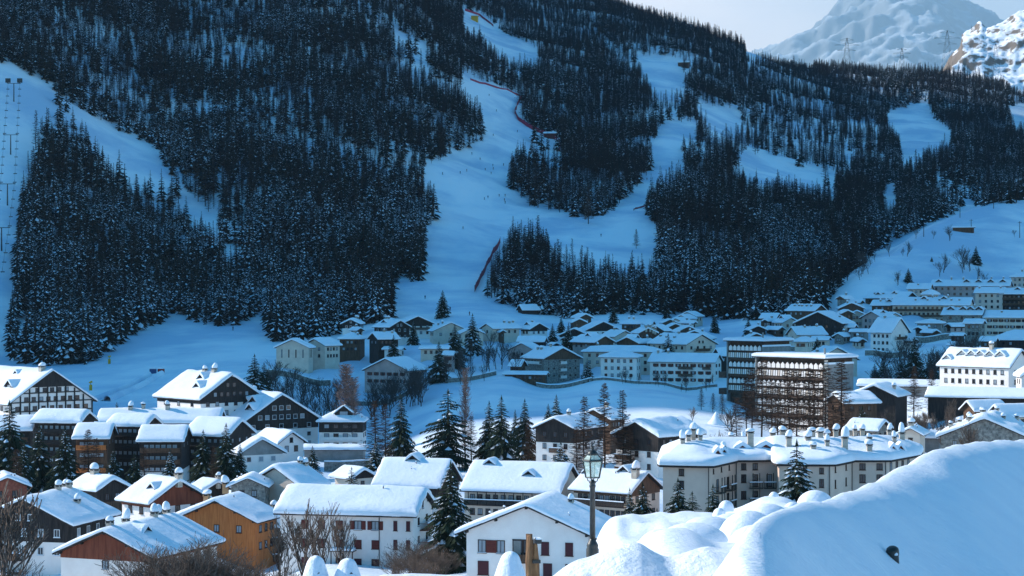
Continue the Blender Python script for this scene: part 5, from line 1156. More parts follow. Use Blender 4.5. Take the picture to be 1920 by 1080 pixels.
# near evergreens (unit height 10 m)
NS = [spruce_meshes(10, 2.9, 30, 12, 11+i, .34, True, 'spruce', M_NEEDLE, z0=.03) for i in range(3)]
NSsnow = [spruce_meshes(10, 2.8, 28, 11, 31+i, .8, True, 'spruce', M_NEEDLE, z0=.03) for i in range(1)]
PINE = [spruce_meshes(10, 2.9, 22, 10, 51+i, .25, True, 'pine', M_NEEDLE, z0=.12, sparse=.15, power=.7) for i in range(2)]
ST = 'spruce_tree'
SP = [
 (845, 286, 866, 1.15, 0, 'tall dark spruce right of the long white red shuttered house'), (1494, 318, 826, 1.25, 3, 'snow dusted spruce standing before the beige hotel'),
 (1205, 322, 905, 1.1, 0, 'taller of the two slim spruces left of the beige hotel'), (1181, 328, 915, .95, 1, 'shorter of the two slim spruces left of the beige hotel'),
 (1232, 318, 953, 1.0, 2, 'lowest little spruce below the blue wall left of the beige hotel'), (1271, 315, 897, 1.15, 0, 'pointed spruce in front of the left facade of the beige hotel'),
 (1298, 318, 922, 1.3, 4, 'thin open crowned spruce right of the pointed one at the beige hotel'), (1337, 316, 908, 1.1, 1, 'olive spruce in front of the iron balconies of the beige hotel'),
 (840, 500, 731, 1.45, 5, 'broadest dark conifer in the middle of the picture'), (940, 492, 742, 1.05, 1, 'tall dark spruce above the long dark balconied block'), (917, 505, 752, .95, 2, 'spruce leaning against the tall dark one above the balconied block'),
 (984, 515, 748, .9, 0, 'pale tipped spruce between the dark conifers and the white chalet'), (752, 500, 741, .95, 1, 'narrow ragged spruce left of the broadest conifer'), (1043, 545, 740, 1.0, 2, 'bluish spruce rising behind the white chalet with larches'),
 (1028, 560, 757, .9, 0, 'small bluish spruce left of the one behind the white chalet'), (966, 540, 768, .8, 1, 'small spruce in the gap between the tall dark conifers'), (1052, 432, 828, 1.35, 3, 'little snowy spruce in front of the white chalet'),
 (705, 470, 826, 1.5, 3, 'wide low snowy spruce left of the big plain roof'), (659, 392, 876, 1.15, 4, 'tiny thin spruce by the low cream house'), (586, 480, 836, 1.1, 0, 'small dark spruce below the stepped white block'),
 (18, 455, 752, 1.15, 0, 'tallest dark spruce at the left edge of the picture'), (74, 448, 796, 1.15, 1, 'second dark spruce from the left edge in front of the balcony blocks'), (122, 440, 800, 1.15, 2, 'third dark spruce from the left edge in front of the balcony blocks'),
 (213, 450, 842, 1.1, 0, 'small spruce below the middle balcony block'), (319, 446, 842, 1.1, 3, 'frosted spruce below the right balcony block'), (381, 440, 806, 1.1, 1, 'dark spruce in front of the right balcony block'),
 (424, 436, 794, 1.15, 2, 'highest spruce right of the right balcony block'), (450, 438, 832, 1.0, 0, 'spruce beside the pale gabled chalet'), (252, 436, 850, 1.1, 4, 'thin spruce between the balcony blocks and the white and stone chalet'), (45, 440, 830, 1.1, 0, 'low spruce tucked between the two tall ones at the left edge'),
 (219, 600, 754, .9, 0, 'tiny spruce at the foot of the snow tunnel'), (1617, 462, 762, 1.3, 4, 'dark ragged pine between the long snowy slope and the stone house'), (1680, 440, 812, 1.2, 4, 'low dark pine left of the chapel'),
 (1715, 690, 632, 1.1, 1, 'tallest dark spruce below the white steep roofed house'), (1690, 680, 668, 1.3, 0, 'dark spruce left of the tallest one under the old village'), (1745, 700, 660, 1.2, 2, 'dark spruce right of the tallest one under the old village'),
 (1655, 690, 672, 1.3, 1, 'broad dark spruce right of the concrete block'), (1768, 660, 675, 1.2, 0, 'dark spruce left of the white hotel'), (1640, 700, 682, 1.3, 2, 'low dark spruce close to the concrete block corner'),
 (477, 690, 664, 1.3, 3, 'snow laden conifer left of the slit window house'), (495, 700, 680, 1.2, 0, 'low conifer right of the snow laden one near the blue piste'),
 (823, 745, 640, 1.15, 1, 'tall dark spruce right of the broad red windowed house'), (853, 800, 608, 1.1, 0, 'dark spruce in the heart of the middle village left part'), (886, 840, 588, 1.1, 3, 'snowy pointed spruce beside the dark twin in the middle village'),
 (830, 965, 544, 1.15, 0, 'isolated dark spruce at the foot of the main piste'), (1253, 790, 626, 1.35, 3, 'round snow speckled spruce in front of the large pale balcony house'), (1036, 850, 607, 1.1, 1, 'dark spruce right of the arched ground floor chalet'),
 (1066, 840, 606, 1.1, 2, 'dark spruce in front of the dark and white chalet'), (1101, 752, 672, 1.2, 3, 'snow speckled spruce right of the big stone house'), (1150, 940, 572, 1.2, 0, 'black spruce above the white centre panel chalet'), (1052, 905, 594, 1.2, 1, 'spruce just left of the topmost tiny chalets'),
 (285, 1000, 588, 1.1, 0, 'lonely spruce on the snow left of the groomed piste'), (738, 800, 628, 1.1, 1, 'spruce below the two window chalet'), (1532, 770, 632, 1.2, 0, 'small dark spruce in the hillside village below the tan house'), (1370, 800, 648, 1.1, 0, 'small dark spruce by the concrete block roof'),
 (1747, 1110, 481, 1.25, 0, 'left one of the two dark spruces on the right hill'), (1830, 1120, 461, 1.2, 1, 'right one of the two dark spruces on the right hill'), (1703, 1060, 503, 1.3, 0, 'tiny spruce above the brown walled house on the right hill'),
 (1403, 870, 596, 1.2, 1, 'dark spruce at the left foot of the hillside village'), (1340, 900, 590, 1.2, 0, 'dark spruce right of the stepped rooftops'), (775, 860, 600, 1.0, 2, 'slim spruce among the houses left of the piste foot'),
]
for px, D, yt, wf, kd, lb in SP:
    ms = NS[kd] if kd < 3 else (NSsnow[0] if kd == 3 else PINE[kd % 2])
    tree(ST if kd < 4 else 'pine_tree', ms, lb, 'spruce' if kd < 4 else 'conifer', px, D, yt, wf=wf*.95)

M_FBARE = mat('far_bark', (.03, .026, .026), (.08, .065, .06), scale=3)
# larches and other leafless trees in the village
NL = [larch_meshes(10, 1.8, 95, 18, 70+i, .05, 'larch', M_LARCH, z0=.12) for i in range(3)]
TL = [larch_meshes(10, 1.7, 70, 20, 80+i, .042, 'larch', M_LARCH, z0=.38, power=.5) for i in range(3)]
POP = [larch_meshes(10, 1.25, 110, 14, 90+i, .035, 'poplar', M_POPLAR, z0=.08, up=1.6, power=.35) for i in range(2)]
LT = [
 (1133, 455, 719, 1.0, 'n', 'tallest brown larch in front of the brown gabled roof'), (1096, 452, 744, 1.1, 'n', 'dense brown larch left of the tallest one by the white chalet'), (1167, 452, 732, 1.0, 'n', 'open brown larch right of the tallest one by the black gabled house'),
 (1182, 450, 800, 1.3, 'n', 'low larch before the black timber gable'), (1080, 448, 800, 1.3, 'n', 'low brown larch hiding the corner of the white chalet'), (702, 492, 751, 1.25, 'n', 'grey brown larch left of the ragged spruce'), (722, 488, 758, 1.2, 'n', 'grey brown larch touching the ragged spruce'),
 (990, 480, 790, 1.2, 'n', 'brown larch between the dark conifers and the white chalet'), (1006, 476, 802, 1.2, 'n', 'lower brown larch left of the white chalet'), (872, 520, 700, .8, 'p', 'narrow pale poplar rising behind the broadest conifer'), (884, 505, 780, 1.3, 'n', 'pale brown larch right of the broadest conifer'),
 (648, 600, 692, 1.4, 'p', 'pale pinkish poplar on the bank left of the blue field'), (662, 598, 715, 1.3, 'p', 'lower pale poplar behind the stepped white block'), (1315, 640, 728, 1.5, 'n', 'left one of three reddish little trees on the blue field'), (1337, 635, 737, 1.5, 'n', 'middle one of three reddish little trees on the blue field'), (1354, 630, 735, 1.5, 'n', 'right one of three reddish little trees on the blue field'),
 (1577, 468, 675, 1.25, 'n', 'dark tall larch before the grey end of the concrete block'), (1549, 462, 690, 1.1, 't', 'leaning larch beside the pale stair screen'), (1714, 540, 686, 1.2, 'n', 'left one of the two orange tinted larches by the white hotel'), (1747, 536, 692, 1.2, 'n', 'right one of the two orange tinted larches by the white hotel'),
 (30, 430, 842, 1.4, 'n', 'brown larch at the left edge among the spruces'), (165, 446, 806, 1.4, 'n', 'brown larch left of the middle balcony block'), (180, 440, 822, 1.3, 'n', 'second brown larch below the middle balcony block'), (270, 438, 838, 1.3, 'n', 'brown larch between the middle and right balcony blocks'), (400, 432, 836, 1.2, 'n', 'small brown larch among the spruces of the right balcony block'),
 (1103, -420, 352, 1.3, 'n', 'large solitary larch on the snow at the tip of the wooded island'), (1193, -466, 430, 1.3, 'n', 'solitary larch on the lower right of the piste'),
]
for px, D, yt, wf, kd, lb in LT:
    ms = rnd.choice(NL if kd == 'n' else TL if kd == 't' else POP)
    tree('larch_tree' if kd != 'p' else 'poplar_tree', ms, lb, 'larch' if kd != 'p' else 'poplar', px, D, yt, wf=wf)
gl = ('bare brown larch in the tall grove before the large concrete block', 'larches in the grove before the concrete block')
for px in [1378, 1396, 1412, 1428, 1446, 1460, 1478, 1496, 1516, 1530]:
    D = 470+rnd.uniform(0, 70)
    tree('larch_tree', rnd.choice(TL), gl[0], 'larch', px+rnd.uniform(-3, 3), D, 690+rnd.uniform(-14, 34)+max(0, (1405-px)*1.0), wf=1.05, group=gl[1])

BT = [bare_meshes(10, 100+i, 'bare', M_BARE, levels=4, spread=.55, kids=(5, 4, 4, 4), trunkf=.3, up=.3, minr=.02) for i in range(3)]
BU = [bare_meshes(10, 120+i, 'bush', M_BARE, levels=4, spread=.8, kids=(4, 3, 3, 3), trunkf=.3, up=.12, stems=8, r0=.07, minr=.016) for i in range(3)]
BF = [bare_meshes(10, 140+i, 'far_bare', M_FBARE, levels=4, spread=.75, kids=(5, 4, 3, 3), trunkf=.26, up=.12, minr=.02, r0=.12) for i in range(3)]
for px, D, yt, wf, lb in [(568, 262, 930, 1.0, 'bare many branched tree in front of the left end of the long white house'), (600, 258, 940, .9, 'bare tree right of the first one before the long white house'), (640, 264, 962, .8, 'slight bare tree before the red shutters of the long white house'), (531, 255, 960, .9, 'bare tree at the left corner of the long white house'),
                          (1, 240, 905, 1.2, 'bare grey tree cut by the left edge before the dark and white chalet'), (1372, 560, 758, 1.3, 'bare round tree on the sunlit snow patch'), (1298, 590, 762, 1.4, 'bare twin stemmed tree by the black gabled house'), (1338, 470, 806, 1.0, 'thin bare sapling behind the hotel chimneys'),
                          (1655, 470, 770, 1.0, 'pale bare birch against the dark gabled barn'), (1672, 465, 765, .9, 'second pale birch against the dark gabled barn'), (1755, 470, 800, 1.0, 'white stemmed birch left of the stone farmhouse'), (1820, 395, 790, .9, 'bare birch in front of the stone farmhouse')]:
    tree('bare_tree', rnd.choice(BT), lb, 'tree', px, D, yt, wf=wf*1.1)
gb = 'leafless bushes along the bottom left edge'
for px, D, h in [(255, 240, 7), (285, 244, 9.5), (318, 238, 10.5), (345, 242, 11.5), (372, 238, 10.5), (398, 246, 10.5), (425, 240, 9.5), (452, 243, 8.5), (480, 240, 8), (505, 246, 7.5), (20, 240, 10), (52, 244, 8), (80, 240, 6.5), (440, 252, 8), (395, 236, 7.5), (300, 238, 7), (360, 250, 9), (530, 240, 7), (560, 244, 6)]:
    tree('bush', rnd.choice(BU), 'leafless brown bush in the thicket along the bottom left edge', 'bush', px, D, h=h, wf=1.15, group=gb)
for px, D, h in [(742, 272, 4.4), (762, 268, 5.6), (785, 276, 6.2), (806, 270, 5.4), (828, 276, 4.2), (795, 264, 4.6)]:
    tree('bush', rnd.choice(BU), 'reddish leafless bush below the tall dark spruce at the bottom centre', 'bush', px, D, h=h, wf=1.4, group='leafless bushes between the white houses')
gm = ('leafless tree on the dark wooded bank left of the blue field', 'bare trees on the bank left of the blue field')
for i in range(46):
    px = rnd.uniform(488, 640); D = rnd.uniform(655, 745)
    tree('bare_tree', rnd.choice(BF), gm[0], 'tree', px, D, h=rnd.uniform(7, 12), wf=.95, group=gm[1])
for i in range(30):
    px = rnd.uniform(690, 800); D = rnd.uniform(700, 745)
    tree('bare_tree', rnd.choice(BF), 'leafless tree hiding the broad red windowed house', 'tree', px, D, h=rnd.uniform(8, 13), wf=1.05, group='bare trees before the broad red windowed house')
for i in range(26):
    px = rnd.uniform(835, 975); D = rnd.uniform(735, 830)
    tree('bare_tree', rnd.choice(BF), 'leafless tree in the snowy garden left of the big stone house', 'tree', px, D, h=rnd.uniform(6, 13), wf=.8, group='bare trees left of the big stone house')
for i in range(34):
    px = rnd.uniform(1640, 1830); D = rnd.uniform(660, 770)
    tree('bare_tree', rnd.choice(BF), 'frosty leafless tree between the white hotel and the old village', 'tree', px, D, h=rnd.uniform(7, 14), wf=1.0, group='bare trees below the old village')
for i in range(16):
    px = rnd.uniform(1150, 1350); D = rnd.uniform(725, 748)
    tree('bare_tree', rnd.choice(BF), 'small leafless tree along the wall above the blue field', 'tree', px, D, h=rnd.uniform(3.5, 7), wf=.7, group='small bare trees above the blue field')
for i in range(24):
    px = rnd.uniform(1700, 1800); D = rnd.uniform(440, 520)
    tree('bare_tree', rnd.choice(BT), 'bare tree in the snowy garden between the barn and the stone farmhouse', 'tree', px, D, h=rnd.uniform(5, 9), wf=.9, group='bare trees by the stone farmhouse')
for (px, D, h, n) in [(1620, 1075, 13, 6), (1607, 1060, 9, 4), (1665, 1120, 11, 2), (1720, 1190, 9, 2), (1700, 1130, 9, 3), (1775, 1160, 10, 4), (1800, 1100, 13, 5), (1765, 1090, 11, 4), (1680, 1045, 8, 4), (1815, 1095, 10, 3), (1900, 1190, 6, 2), (1840, 1080, 9, 3), (1643, 1100, 8, 2), (1755, 1175, 6, 2)]:
    for k in range((n+1)//2):
        tree('bare_tree', rnd.choice(BF), 'leafless shrub scattered on the open right hill', 'tree', px+rnd.uniform(-9, 9), D+rnd.uniform(-15, 15), h=h*rnd.uniform(.6, 1.1), wf=.95, group='shrubs on the right hill')

# ---------------------------------------------------------------- mountain forest
def inpoly(x, y, P):
    c = np.zeros(x.shape, bool); n = len(P); j = n-1
    for i in range(n):
        xi, yi = P[i]; xj, yj = P[j]
        if yi != yj:
            k = ((yi > y) != (yj > y)) & (x < (xj-xi)*(y-yi)/(yj-yi)+xi); c ^= k
        j = i
    return c
def smooth_noise(x, y, sc, seed):
    r2 = np.random.RandomState(seed); v = np.zeros_like(x)
    for k in range(9):
        a = r2.uniform(0, 6.28); f = 6.28/(sc*r2.uniform(.5, 1.8)); v += np.sin(x*f*math.cos(a)+y*f*math.sin(a)+r2.uniform(0, 6.28))
    return v/3.0
OPEN = [
 [(-80,105),(0,120),(40,132),(100,165),(112,190),(80,215),(62,250),(50,300),(38,350),(28,430),(16,560),(12,690),(-80,700)],
 [(60,145),(118,185),(185,225),(240,252),(292,275),(300,300),(322,340),(362,378),(395,400),(440,430),(475,462),(455,458),(420,432),(385,415),(345,385),(318,350),(262,330),(240,305),(200,290),(185,262),(165,230),(120,205)],
 [(862,136),(975,178),(968,215),(1000,243),(1052,268),(1042,285),(995,262),(968,268),(955,300),(950,345),(985,385),(1060,402),(1105,414),(1150,395),(1200,345),(1225,312),(1240,325),(1215,350),(1208,400),(1232,440),(1238,470),(1215,480),(1180,482),(1130,478),(1085,462),(1040,455),(1005,415),(985,412),(960,422),(935,458),(915,505),(892,548),(915,570),(1000,582),(1000,606),(738,592),(740,530),(792,530),(798,450),(827,398),(812,345),(788,320),(850,288),(905,275),(903,200),(872,165)],
 [(1125,83),(1190,103),(1282,112),(1272,140),(1300,178),(1330,200),(1400,212),(1385,238),(1340,234),(1312,205),(1292,168),(1262,160),(1240,178),(1222,165),(1215,145),(1200,118)],
 [(1245,228),(1310,232),(1300,246),(1272,258),(1285,302),(1240,318),(1222,314),(1225,265)],
 [(1370,290),(1440,290),(1500,312),(1566,326),(1568,350),(1510,346),(1460,328),(1425,346),(1400,318)],
 [(1658,215),(1700,200),(1745,188),(1738,214),(1787,248),(1780,262),(1735,276),(1716,300),(1690,296),(1685,250)],
 [(1745,325),(1850,368),(1842,380),(1760,347)],
 [(1396,78),(1480,80),(1532,98),(1524,122),(1470,112),(1400,98)],
 [(866,18),(905,32),(945,62),(1010,95),(1006,112),(960,112),(930,92),(905,60),(868,48)],
 [(1655,348),(1682,345),(1682,372),(1665,380)],
 [(1880,150),(1925,125),(1925,172)], [(1893,200),(1925,195),(1925,232),(1900,225)],
 [(728,60),(745,58),(800,92),(806,110),(790,108),(760,80)],
]
LIGHT = [[(1300,235),(1640,225),(1660,300),(1560,330),(1440,290),(1370,292),(1290,300)], [(1330,200),(1560,190),(1570,240),(1400,250)], [(1205,230),(1250,150),(1300,170),(1260,240)], [(730,560),(850,565),(850,600),(740,605)], [(1240,110),(1320,110),(1330,130),(1270,135)]]
BASE = [(-80,690),(18,672),(60,688),(150,692),(205,660),(262,624),(300,606),(330,590),(380,612),(440,610),(500,584),(502,640),(560,648),(640,625),(740,600),(850,600),(905,556),(960,575),(1010,590),(1100,604),(1180,612),(1225,618),(1270,590),(1320,600),(1400,628),(1470,606),(1545,590),(1572,548),(1602,514),(1660,462),(1740,420),(1830,388),(1990,370),(1990,-200),(-80,-900)]
rs = np.random.RandomState(12)
cand = []
for D0_, D1_, sp in ((860, 1300, 6.4), (1300, 1900, 6.8), (1900, 2600, 7.8), (2600, 3560, 9.0)):
    xs = np.arange(-1020/F*D1_, 1030/F*D1_, sp); ys = np.arange(D0_, D1_, sp)
    X, Y = np.meshgrid(xs, ys); X = X+rs.uniform(-.46, .46, X.shape)*sp; Y = Y+rs.uniform(-.46, .46, Y.shape)*sp
    k = np.abs(X) < 1010/F*Y; cand.append(np.stack([X[k], Y[k], np.full(k.sum(), sp)], 1))
cand = np.concatenate(cand)
x, y = cand[:, 0], cand[:, 1]; u = 960+x*F/y
# terrain height by bilinear lookup
j = np.clip(np.searchsorted(UU, u)-1, 0, len(UU)-2); fu = (u-UU[j])/(UU[j+1]-UU[j]); t = (np.log(y)-LD[0])/(LD[1]-LD[0]); i = np.clip(t.astype(int), 0, ND-2); ft = t-i
z = (_Z[i, j]*(1-fu)+_Z[i, j+1]*fu)*(1-ft)+(_Z[i+1, j]*(1-fu)+_Z[i+1, j+1]*fu)*ft
py = 540-z*F/y
hgt = (11+14*rs.rand(len(x))**.8)*np.where(rs.rand(len(x)) < .15, .55, 1.0)*(1+.14*smooth_noise(x, y, 120, 77))
hpx = hgt*F/y
ok = inpoly(u, py, BASE) & (py < 700)
for P in OPEN:
    ok &= ~inpoly(u, py, P)
    ok &= ~(inpoly(u, py-hpx*.5, P) & (rs.rand(len(x)) < .97)); ok &= ~(inpoly(u, py-hpx*.85, P) & (rs.rand(len(x)) < .91))
li = np.zeros(len(x), bool)
for P in LIGHT: li |= inpoly(u, py, P)
ok &= ~(li & (rs.rand(len(x)) < .58))
ok &= ~((smooth_noise(x, y, 90, 5) > 1.75))
# right hill stays open
hillz = (u > 1550) & (y < 1420) & (py > np.interp(u, [1550, 1570, 1600, 1640, 1690, 1740, 1800, 1850, 1930], [575, 546, 512, 476, 446, 422, 401, 386, 374])+2); ok &= ~hillz
ok &= ~((y < 1150) & (py > 600) & (u > 1180)); ok &= ~((u > 1548) & (y < 1010))
ok &= ~((u > 1500) & (y > 3420)); 
# the ground of the village quarter stays clear
ok &= ~((u > 735) & (u < 1240) & (y < 985))
x, y, z, u, py, hgt, hpx = [a[ok] for a in (x, y, z, u, py, hgt, hpx)]
lar = smooth_noise(x, y, 170, 8)*.42 + np.interp(u, [0, 300, 800, 1000, 1500, 1900], [-.25, -.12, .05, .2, .25, .05]) + np.clip((330-py)/900, -.3, .25)
is_l = rs.rand(len(x)) < np.clip(.28+lar, .02, .85)
is_l |= inpoly(u, py, LIGHT[0]) & (rs.rand(len(x)) < .7)
snowy = smooth_noise(x, y, 150, 21)*.9 - .2 + rs.uniform(-.5, .5, len(x)) + np.clip((py-200)/500, 0, .8)
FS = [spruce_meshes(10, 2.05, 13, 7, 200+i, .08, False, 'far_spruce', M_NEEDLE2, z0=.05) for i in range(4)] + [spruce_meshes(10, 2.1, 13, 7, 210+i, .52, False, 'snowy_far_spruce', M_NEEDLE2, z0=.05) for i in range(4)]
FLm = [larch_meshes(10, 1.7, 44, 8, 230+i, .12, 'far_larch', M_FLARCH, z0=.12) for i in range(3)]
# join crown and trunk of each kind into one prototype mesh for the far wood
pc = bpy.data.collections.new('tree_kinds')
def join(ms, nm):
    me = MB()
    for q in ms:
        for k, m_ in enumerate(q.materials): pass
        base = len(me.v); me.v += [tuple(v.co) for v in q.vertices]
        for p in q.polygons: me.f.append(tuple(i_+base for i_ in p.vertices)); me.m.append(me.mi(q.materials[p.material_index])); me.smooth.append(False)
    o = bpy.data.objects.new(nm, me.mesh(nm)); pc.objects.link(o); return o
for k, ms in enumerate(FS+FLm): join(ms, 'kind_%02d' % k)
order = np.argsort(-hpx*np.where(py < 60, .8, 1))
# the trees seen largest are objects of their own
kindi = np.where(is_l, 8+rs.randint(0, 3, len(x)), np.where(snowy > .35, 4+rs.randint(0, 4, len(x)), rs.randint(0, 4, len(x))))
inview = (u > 0) & (u < 1920) & (py-hpx < 1000) & (py > 5)
# visible only if standing near the front edge of the wood
cnt = {'s': 0, 'l': 0}; single = np.zeros(len(x), bool)
for q in order:
    if not inview[q]: continue
    c = 'l' if is_l[q] else 's'
    if cnt[c] >= (300 if c == 's' else 120): continue
    cnt[c] += 1; single[q] = True
    e = empty('spruce_tree' if c == 's' else 'larch_tree', (x[q], y[q], z[q]-.3), rs.uniform(0, 6.28),
              ('dark snow flecked spruce along the lower edge of the mountain forest' if c == 's' else 'brown leafless larch along the lower edge of the mountain forest'), 'spruce' if c == 's' else 'larch',
              'spruces along the lower forest edge' if c == 's' else 'larches along the lower forest edge')
    s = hgt[q]/10; e.scale = (s, s, s); ms = (FS+FLm)[kindi[q]]
    link('crown', ms[0], e); link('trunk', ms[1], e)
def scatter(name, sel, label):
    n = int(sel.sum())
    me = bpy.data.meshes.new(name); me.vertices.add(n); co = np.stack([x[sel], y[sel], z[sel]-.4], 1); me.vertices.foreach_set('co', co.reshape(-1).astype(np.float32))
    def attr(nm, ty, v):
        a = me.attributes.new(nm, ty, 'POINT')
        a.data.foreach_set('vector' if ty == 'FLOAT_VECTOR' else 'value', v)
    attr('kind_index', 'INT', kindi[sel].astype(np.int32))
    r2 = np.zeros((n, 3), np.float32); r2[:, 2] = rs.uniform(0, 6.28, n); r2[:, 0] = rs.uniform(-.03, .03, n); attr('turn', 'FLOAT_VECTOR', r2.reshape(-1))
    s = (hgt[sel]/10).astype(np.float32); w = s*rs.uniform(.75, 1.35, n); attr('size', 'FLOAT_VECTOR', np.stack([w, w, s], 1).astype(np.float32).reshape(-1))
    o = link(name, me); tag(o, label, 'forest', kind='stuff')
    ng = bpy.data.node_groups.new(name, 'GeometryNodeTree'); ng.interface.new_socket('Geometry', in_out='INPUT', socket_type='NodeSocketGeometry'); ng.interface.new_socket('Geometry', in_out='OUTPUT', socket_type='NodeSocketGeometry')
    N, Lk = ng.nodes, ng.links
    gi = N.new('NodeGroupInput'); go = N.new('NodeGroupOutput'); ip = N.new('GeometryNodeInstanceOnPoints'); ci = N.new('GeometryNodeCollectionInfo')
    ci.inputs['Collection'].default_value = pc; ci.inputs['Separate Children'].default_value = True; ci.inputs['Reset Children'].default_value = True
    def na(nm, ty):
        a = N.new('GeometryNodeInputNamedAttribute'); a.data_type = ty; a.inputs['Name'].default_value = nm; return a.outputs['Attribute']
    mp_ = N.new('GeometryNodeMeshToPoints'); Lk.new(gi.outputs[0], mp_.inputs['Mesh']); Lk.new(mp_.outputs[0], ip.inputs['Points'])
    Lk.new(ci.outputs[0], ip.inputs['Instance']); ip.inputs['Pick Instance'].default_value = True; Lk.new(na('kind_index', 'INT'), ip.inputs['Instance Index'])
    er = N.new('FunctionNodeEulerToRotation'); Lk.new(na('turn', 'FLOAT_VECTOR'), er.inputs[0]); Lk.new(er.outputs[0], ip.inputs['Rotation']); Lk.new(na('size', 'FLOAT_VECTOR'), ip.inputs['Scale'])
    Lk.new(ip.outputs[0], go.inputs[0])
    md = o.modifiers.new('trees', 'NODES'); md.node_group = ng
    return o
rest = ~single
west = rest & (u < 930) & (y < 4000); mid_ = rest & ~west & (y < 2150); east = rest & ~west & ~mid_
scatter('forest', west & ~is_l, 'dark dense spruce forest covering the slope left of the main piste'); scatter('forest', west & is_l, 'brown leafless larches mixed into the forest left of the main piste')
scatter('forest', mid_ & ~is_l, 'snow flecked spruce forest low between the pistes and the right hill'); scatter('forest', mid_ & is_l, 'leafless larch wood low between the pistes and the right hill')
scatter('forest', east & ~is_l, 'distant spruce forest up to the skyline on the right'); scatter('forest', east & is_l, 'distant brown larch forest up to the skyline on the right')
print('FOREST', len(x), 'larch', int(is_l.sum()), 'single', int(single.sum()))
# a few dark trees on the sunlit rock and its foot
gr = 'dark small tree growing on the sunlit rocky spur'
for px, yy in [(1822, 60), (1828, 58), (1834, 57), (1840, 58), (1846, 66), (1880, 56), (1890, 50), (1896, 47), (1900, 45), (1904, 42), (1908, 40), (1914, 38), (1918, 36)]:
    D = 4590; p = at(px, yy, D); e = empty('spruce_tree', (p.x, p.y, p.z-4), rnd.random()*6, gr, 'spruce', 'trees on the sunlit rocky spur'); e.scale = (2.2, 2.2, rnd.uniform(1.3, 2.2)); link('crown', FS[0][0], e); link('trunk', FS[0][1], e)
# ---------------------------------------------------------------- lift, nets, pylons, poles, skiers
def net(pts, h, label, D0=950, D1=2900):
    P = [hit(a, b_, D0, D1) for a, b_ in pts]; P = [p for p in P if p is not None]
    if len(P) < 2: print('net failed', label); return
    # resample
    Q = []
    for a, c in zip(P, P[1:]):
        n = max(1, int((c-a).length/12))
        for k in range(n): q = a.lerp(c, k/n); q.z = ground(q.x, q.y); Q.append(q)
    Q.append(P[-1]); o0 = Q[0].copy()
    root = empty('safety_net', o0, 0, label, 'safety net')
    b = MB(); Q = [q-o0 for q in Q]
    for a, c in zip(Q, Q[1:]):
        b.add([a+Vector((0, 0, -.5)), c+Vector((0, 0, -.5)), c+Vector((0, 0, h)), a+Vector((0, 0, h)), a+Vector((0, .12, -.5)), c+Vector((0, .12, -.5)), c+Vector((0, .12, h)), a+Vector((0, .12, h))], [(0,1,2,3),(7,6,5,4),(3,2,6,7)], M_NET)
    b.build('netting', root)
    b = MB()
    for q in Q: b.tube(q+Vector((0, .05, -.5)), q+Vector((0, .05, h+.5)), .08, .08, M_IRON, 5)
    b.build('net_poles', root)
net([(980, 182), (972, 195), (965, 212), (972, 226), (998, 243), (1030, 256), (1052, 270), (1048, 285)], 3.6, 'red net curving along the upper right side of the main piste')
net([(890, 548), (900, 527), (912, 502), (925, 475), (938, 455)], 3.6, 'straight red net running down to the foot of the main piste')
net([(882, 150), (910, 158), (940, 168), (975, 180)], 1.8, 'thin dark red net along the top edge of the main piste')
net([(872, 20), (900, 30), (925, 50)], 3.0, 'faint red net at the very top of the long piste')
net([(1188, 395), (1200, 390), (1212, 386)], 1.2, 'short faint pink net where the second piste joins')

def pylon(px, yb, yt, D, label, base=None):
    p = at(px, yb, D); z = ground(p.x, D) if base is None else base; top = (540-yt)/F*D; h = top-z
    root = empty('power_pylon', (p.x, D, z), 0, label, 'pylon'); b = MB(); w = h*.11
    L = 7
    for k in range(L):
        t0, t1 = k/L, (k+1)/L; w0, w1 = w*(1-t0)**.8+.4, w*(1-t1)**.8+.4
        for sx, sy in ((-1, -1), (1, -1), (1, 1), (-1, 1)):
            b.tube((sx*w0, sy*w0, h*t0), (sx*w1, sy*w1, h*t1), .2, .2, M_IRON, 4)
        for s in (-1, 1):
            b.tube((-w0, s*w0, h*t0), (w1, s*w1, h*t1), .11, .11, M_IRON, 3); b.tube((w0, s*w0, h*t0), (-w1, s*w1, h*t1), .11, .11, M_IRON, 3)
    b.build('lattice_mast', root)
    for t, a in ((.72, .20), (.84, .27), (.95, .15)):
        b = MB(); b.tube((-h*a, 0, h*t), (h*a, 0, h*t), .2, .2, M_IRON, 4); b.tube((-h*a, 0, h*t), (0, 0, h*(t+.045)), .2, .2, M_IRON, 4); b.tube((h*a, 0, h*t), (0, 0, h*(t+.045)), .2, .2, M_IRON, 4); b.build('crossarm', root)
pylon(1588, 110, 71, 3050, 'leftmost power pylon on the forested skyline'); pylon(1691, 122, 90, 3200, 'power pylon in the dip of the forested skyline')
pylon(1776, 112, 57, 3230, 'tallest power pylon on the skyline left of the sunlit rock'); pylon(1867, 150, 82, 3230, 'power pylon standing before the sunlit snow of the rocky spur')

